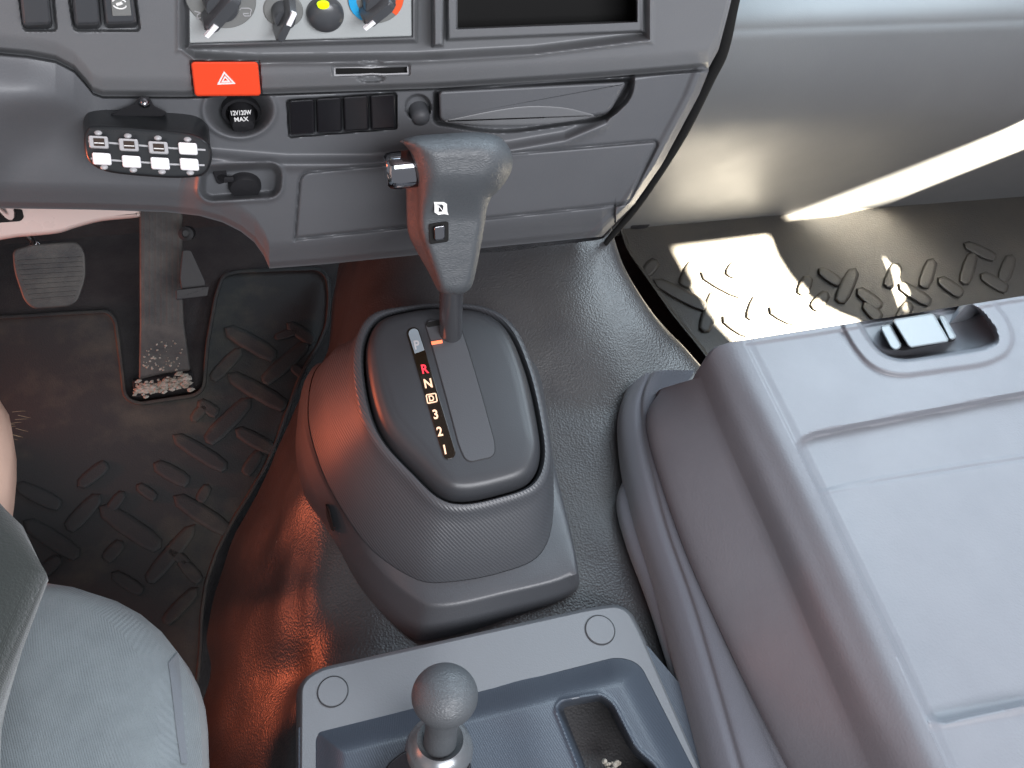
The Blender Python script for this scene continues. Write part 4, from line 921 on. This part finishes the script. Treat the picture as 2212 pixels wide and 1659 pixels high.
# ------------------------------------------------------------------ person in the driver seat (right leg and hips)
def skinned(name, verts, edges, radii, m, parent=None, sub=2):
    me = bpy.data.meshes.new(name); base = WLOC[parent.name] if parent is not None else np.array(verts[0])
    me.from_pydata([tuple(np.array(v) - base) for v in verts], edges, []); o = bpy.data.objects.new(name, me); COL.objects.link(o)
    if parent is None: o.location = base; WLOC[o.name] = base
    else: o.parent = parent; WLOC[o.name] = base
    sk = o.modifiers.new('skin', 'SKIN'); 
    for v, r in zip(me.skin_vertices[0].data, radii): v.radius = (r, r) if not isinstance(r, tuple) else r; 
    me.skin_vertices[0].data[0].use_root = True
    s_ = o.modifiers.new('sub', 'SUBSURF'); s_.levels = sub; s_.render_levels = sub
    dg = bpy.context.evaluated_depsgraph_get(); me2 = bpy.data.meshes.new_from_object(o.evaluated_get(dg)); o.modifiers.clear(); o.data = me2
    me2.materials.clear(); me2.materials.append(m); me2.polygons.foreach_set('use_smooth', [True] * len(me2.polygons)); return o
hipc = (-.46, -.12, .50)
verts = [hipc, (-.46, -.16, .70), (-.47, -.18, .92), (-.47, -.17, 1.06), (-.47, -.15, 1.16), (-.47, -.13, 1.27),
         (-.37, -.06, .49), (-.345, .20, .505), (-.335, .40, .515), (-.330, .52, .508), (-.42, .57, .36), (-.51, .66, .16), (-.53, .69, .09), (-.54, .80, .085), (-.54, .86, .075),
         (-.56, -.06, .49), (-.62, .20, .505), (-.65, .42, .515), (-.655, .485, .505), (-.655, .53, .36), (-.655, .58, .16), (-.655, .62, .09), (-.655, .75, .085), (-.655, .80, .075)]
edges = [(0, 1), (1, 2), (2, 3), (3, 4), (4, 5), (0, 6), (6, 7), (7, 8), (8, 9), (9, 10), (10, 11), (11, 12), (12, 13), (13, 14), (0, 15), (15, 16), (16, 17), (17, 18), (18, 19), (19, 20), (20, 21), (21, 22), (22, 23)]
radii = [.13, .14, .16, .06, .06, .10, .098, .096, .099, .090, .052, .038, .04, .038, .028, .095, .085, .068, .066, .052, .038, .04, .038, .028]
person = skinned('person', verts, edges, radii, M['skin'])
setp(person, 'person seated at left edge with bare knee and dark olive shorts', 'person')
# shorts leg with a flared, pointed hem
b = MB(); rings = []
cs = [(-.44, -.16, .52, .15), (-.375, -.02, .50, .128), (-.352, .12, .505, .115), (-.345, .24, .512, .100), (-.343, .33, .516, .094), (-.340, .38, .518, .091), (-.339, .405, .518, .088)]
for i, (x, y, z, r) in enumerate(cs):
    ring = []
    for j in range(48):
        a = 2 * math.pi * j / 48; f = 1 + .05 * math.sin(3 * a + i * .9) + .035 * math.sin(7 * a + i * 1.7)
        flare = max(0, math.cos(a - .15)) ** 6 * np.interp(y, [.05, .22, .34, .42], [0, .004, .050, .0])
        ring.append((x + (r * f + flare) * math.cos(a), y - max(0, math.cos(a)) * .0 , z + r * f * .85 * math.sin(a)))
    rings.append(np.array(ring))
rings.append(rings[-1] * .0 + np.array([(-.334, .405, .518)]) + (rings[-1] - np.array([(-.334, .405, .518)])) * .95 + np.array([0, -.012, 0]))
V, Fc = loft(rings, False, False); b.add(V, Fc); b.build('shorts', M['shorts'], person, 80)
b = MB()
cs2 = [(x - 2 * (x + .46), y, z, r) for x, y, z, r in cs]
rings = []
for i, (x, y, z, r) in enumerate(cs2):
    rings.append([(x + r * math.cos(a), y, z + r * .85 * math.sin(a)) for a in np.linspace(0, 6.283, 48, endpoint=False)])
V, Fc = loft(rings, False, False); b.add(V, Fc); b.build('shorts', M['shorts'], person, 80)
# fine leg hairs on the visible knee
b = MB(); R2 = random.Random(11)
for i in range(60):
    y = R2.uniform(.44, .56); a = R2.uniform(-.5, .9); r = .066
    P0 = np.array([-.333 + r * math.cos(a) * .95, y, .505 - max(0, y - .5) * 1.2 + r * math.sin(a)]); d = np.array([math.cos(a), R2.uniform(-.2, .7), math.sin(a) - .6]); d /= np.linalg.norm(d)
    tube(b, [P0 - d * .004, P0 + d * .003, P0 + d * .006 + np.array([0, .002, -.003])], [.00022, .00018, .0001], 4)
h = b.build('hair', M['hair'], person, 60); h['kind'] = 'stuff'

# ------------------------------------------------------------------ unseen passenger door: openings cut to shape the sun patches
XD = 1.42
def to_door(P):
    t = (XD - P[0]) / -SUN[0]; return P - SUN * t
patch = [(1485, 527), (1655, 505), (1668, 540), (1690, 575), (1715, 605), (1745, 632), (1768, 640), (1790, 652), (1822, 664), (1850, 690), (1840, 830), (1690, 830), (1620, 720), (1545, 640)]
hole = [to_door(PM.at(x, y, .002)) for x, y in patch]
band = [(1764, 444), (1790, 440), (1868, 434), (2005, 402), (2108, 354), (2212, 305), (2330, 245), (2330, 188), (2212, 237), (2108, 281), (1976, 351), (1859, 402)]
hole2 = [to_door(PDASH.at(x, y, -.01)) for x, y in band[::-1]]

from mathutils.geometry import delaunay_2d_cdt
def holed_wall(name, outer, holes, th, m, parent=None):
    """wall in the y-z plane at x = XD with through openings"""
    pts = []; edges = []
    for L in [outer] + holes:
        b0 = len(pts); pts += [Vector(p) for p in L]; edges += [(b0 + i, b0 + (i + 1) % len(L)) for i in range(len(L))]
    v2, e2, f2, *_ = delaunay_2d_cdt(pts, edges, [], 0, 1e-6)
    v2 = np.array([v[:] for v in v2]); F = []
    for f in f2:
        c = v2[list(f)].mean(0)[None]; 
        if all(sd(c[:, 0], c[:, 1], np.array(h))[0] > 0 for h in holes) and sd(c[:, 0], c[:, 1], np.array(outer))[0] < 0: F.append(tuple(f))
    n = len(v2); V = [(XD, p[0], p[1]) for p in v2] + [(XD + th, p[0], p[1]) for p in v2]
    FF = list(F) + [tuple(i + n for i in f[::-1]) for f in F]
    from collections import Counter
    ec = Counter(); 
    for f in F:
        for a, c in zip(f, f[1:] + f[:1]): ec[(a, c)] += 1
    for (a, c), k in list(ec.items()):
        if (c, a) not in ec: FF.append((a, a + n, c + n, c))
    b = MB(); b.add(V, FF); return b.build(name, m, parent, 0)
hole = [(float(p[1]), float(p[2])) for p in hole]; hole2 = [(float(p[1]), float(p[2])) for p in hole2]
dr_ = thing('sun_mask_door', (XD, .5, 0), 'unseen door panel right of the passenger footwell, its openings cut to shape the sun patches', 'door')
hole3 = [to_door(PM.at(x, y, .002)) for x, y in [(1870, 538), (1882, 548), (1902, 572), (1912, 598), (1922, 618), (1912, 640), (1918, 664), (1906, 652), (1892, 612), (1885, 580)]]
hole3 = [(float(p[1]), float(p[2])) for p in hole3]
holed_wall('sun_mask_panel', [(-.9, -.02), (1.45, -.02), (1.45, 1.97), (-.9, 1.97)], [hole, hole2, hole3], .006, M['blockerm'], dr_)
b = MB(); V = [(-1.05, -.95, 1.95), (XD, -.95, 1.95), (XD, 1.25, 1.95), (-1.05, 1.25, 1.95), (-1.05, -.95, 1.99), (XD, -.95, 1.99), (XD, 1.25, 1.99), (-1.05, 1.25, 1.99)]  # unseen cab roof slab, put in to cut off stray sun and sky light
b.add(V, [(0, 1, 2, 3), (4, 5, 6, 7), (0, 1, 5, 4), (1, 2, 6, 5), (2, 3, 7, 6), (3, 0, 4, 7)]); struct(b.build('roof_light_block', M['blockerm'], smooth=0))
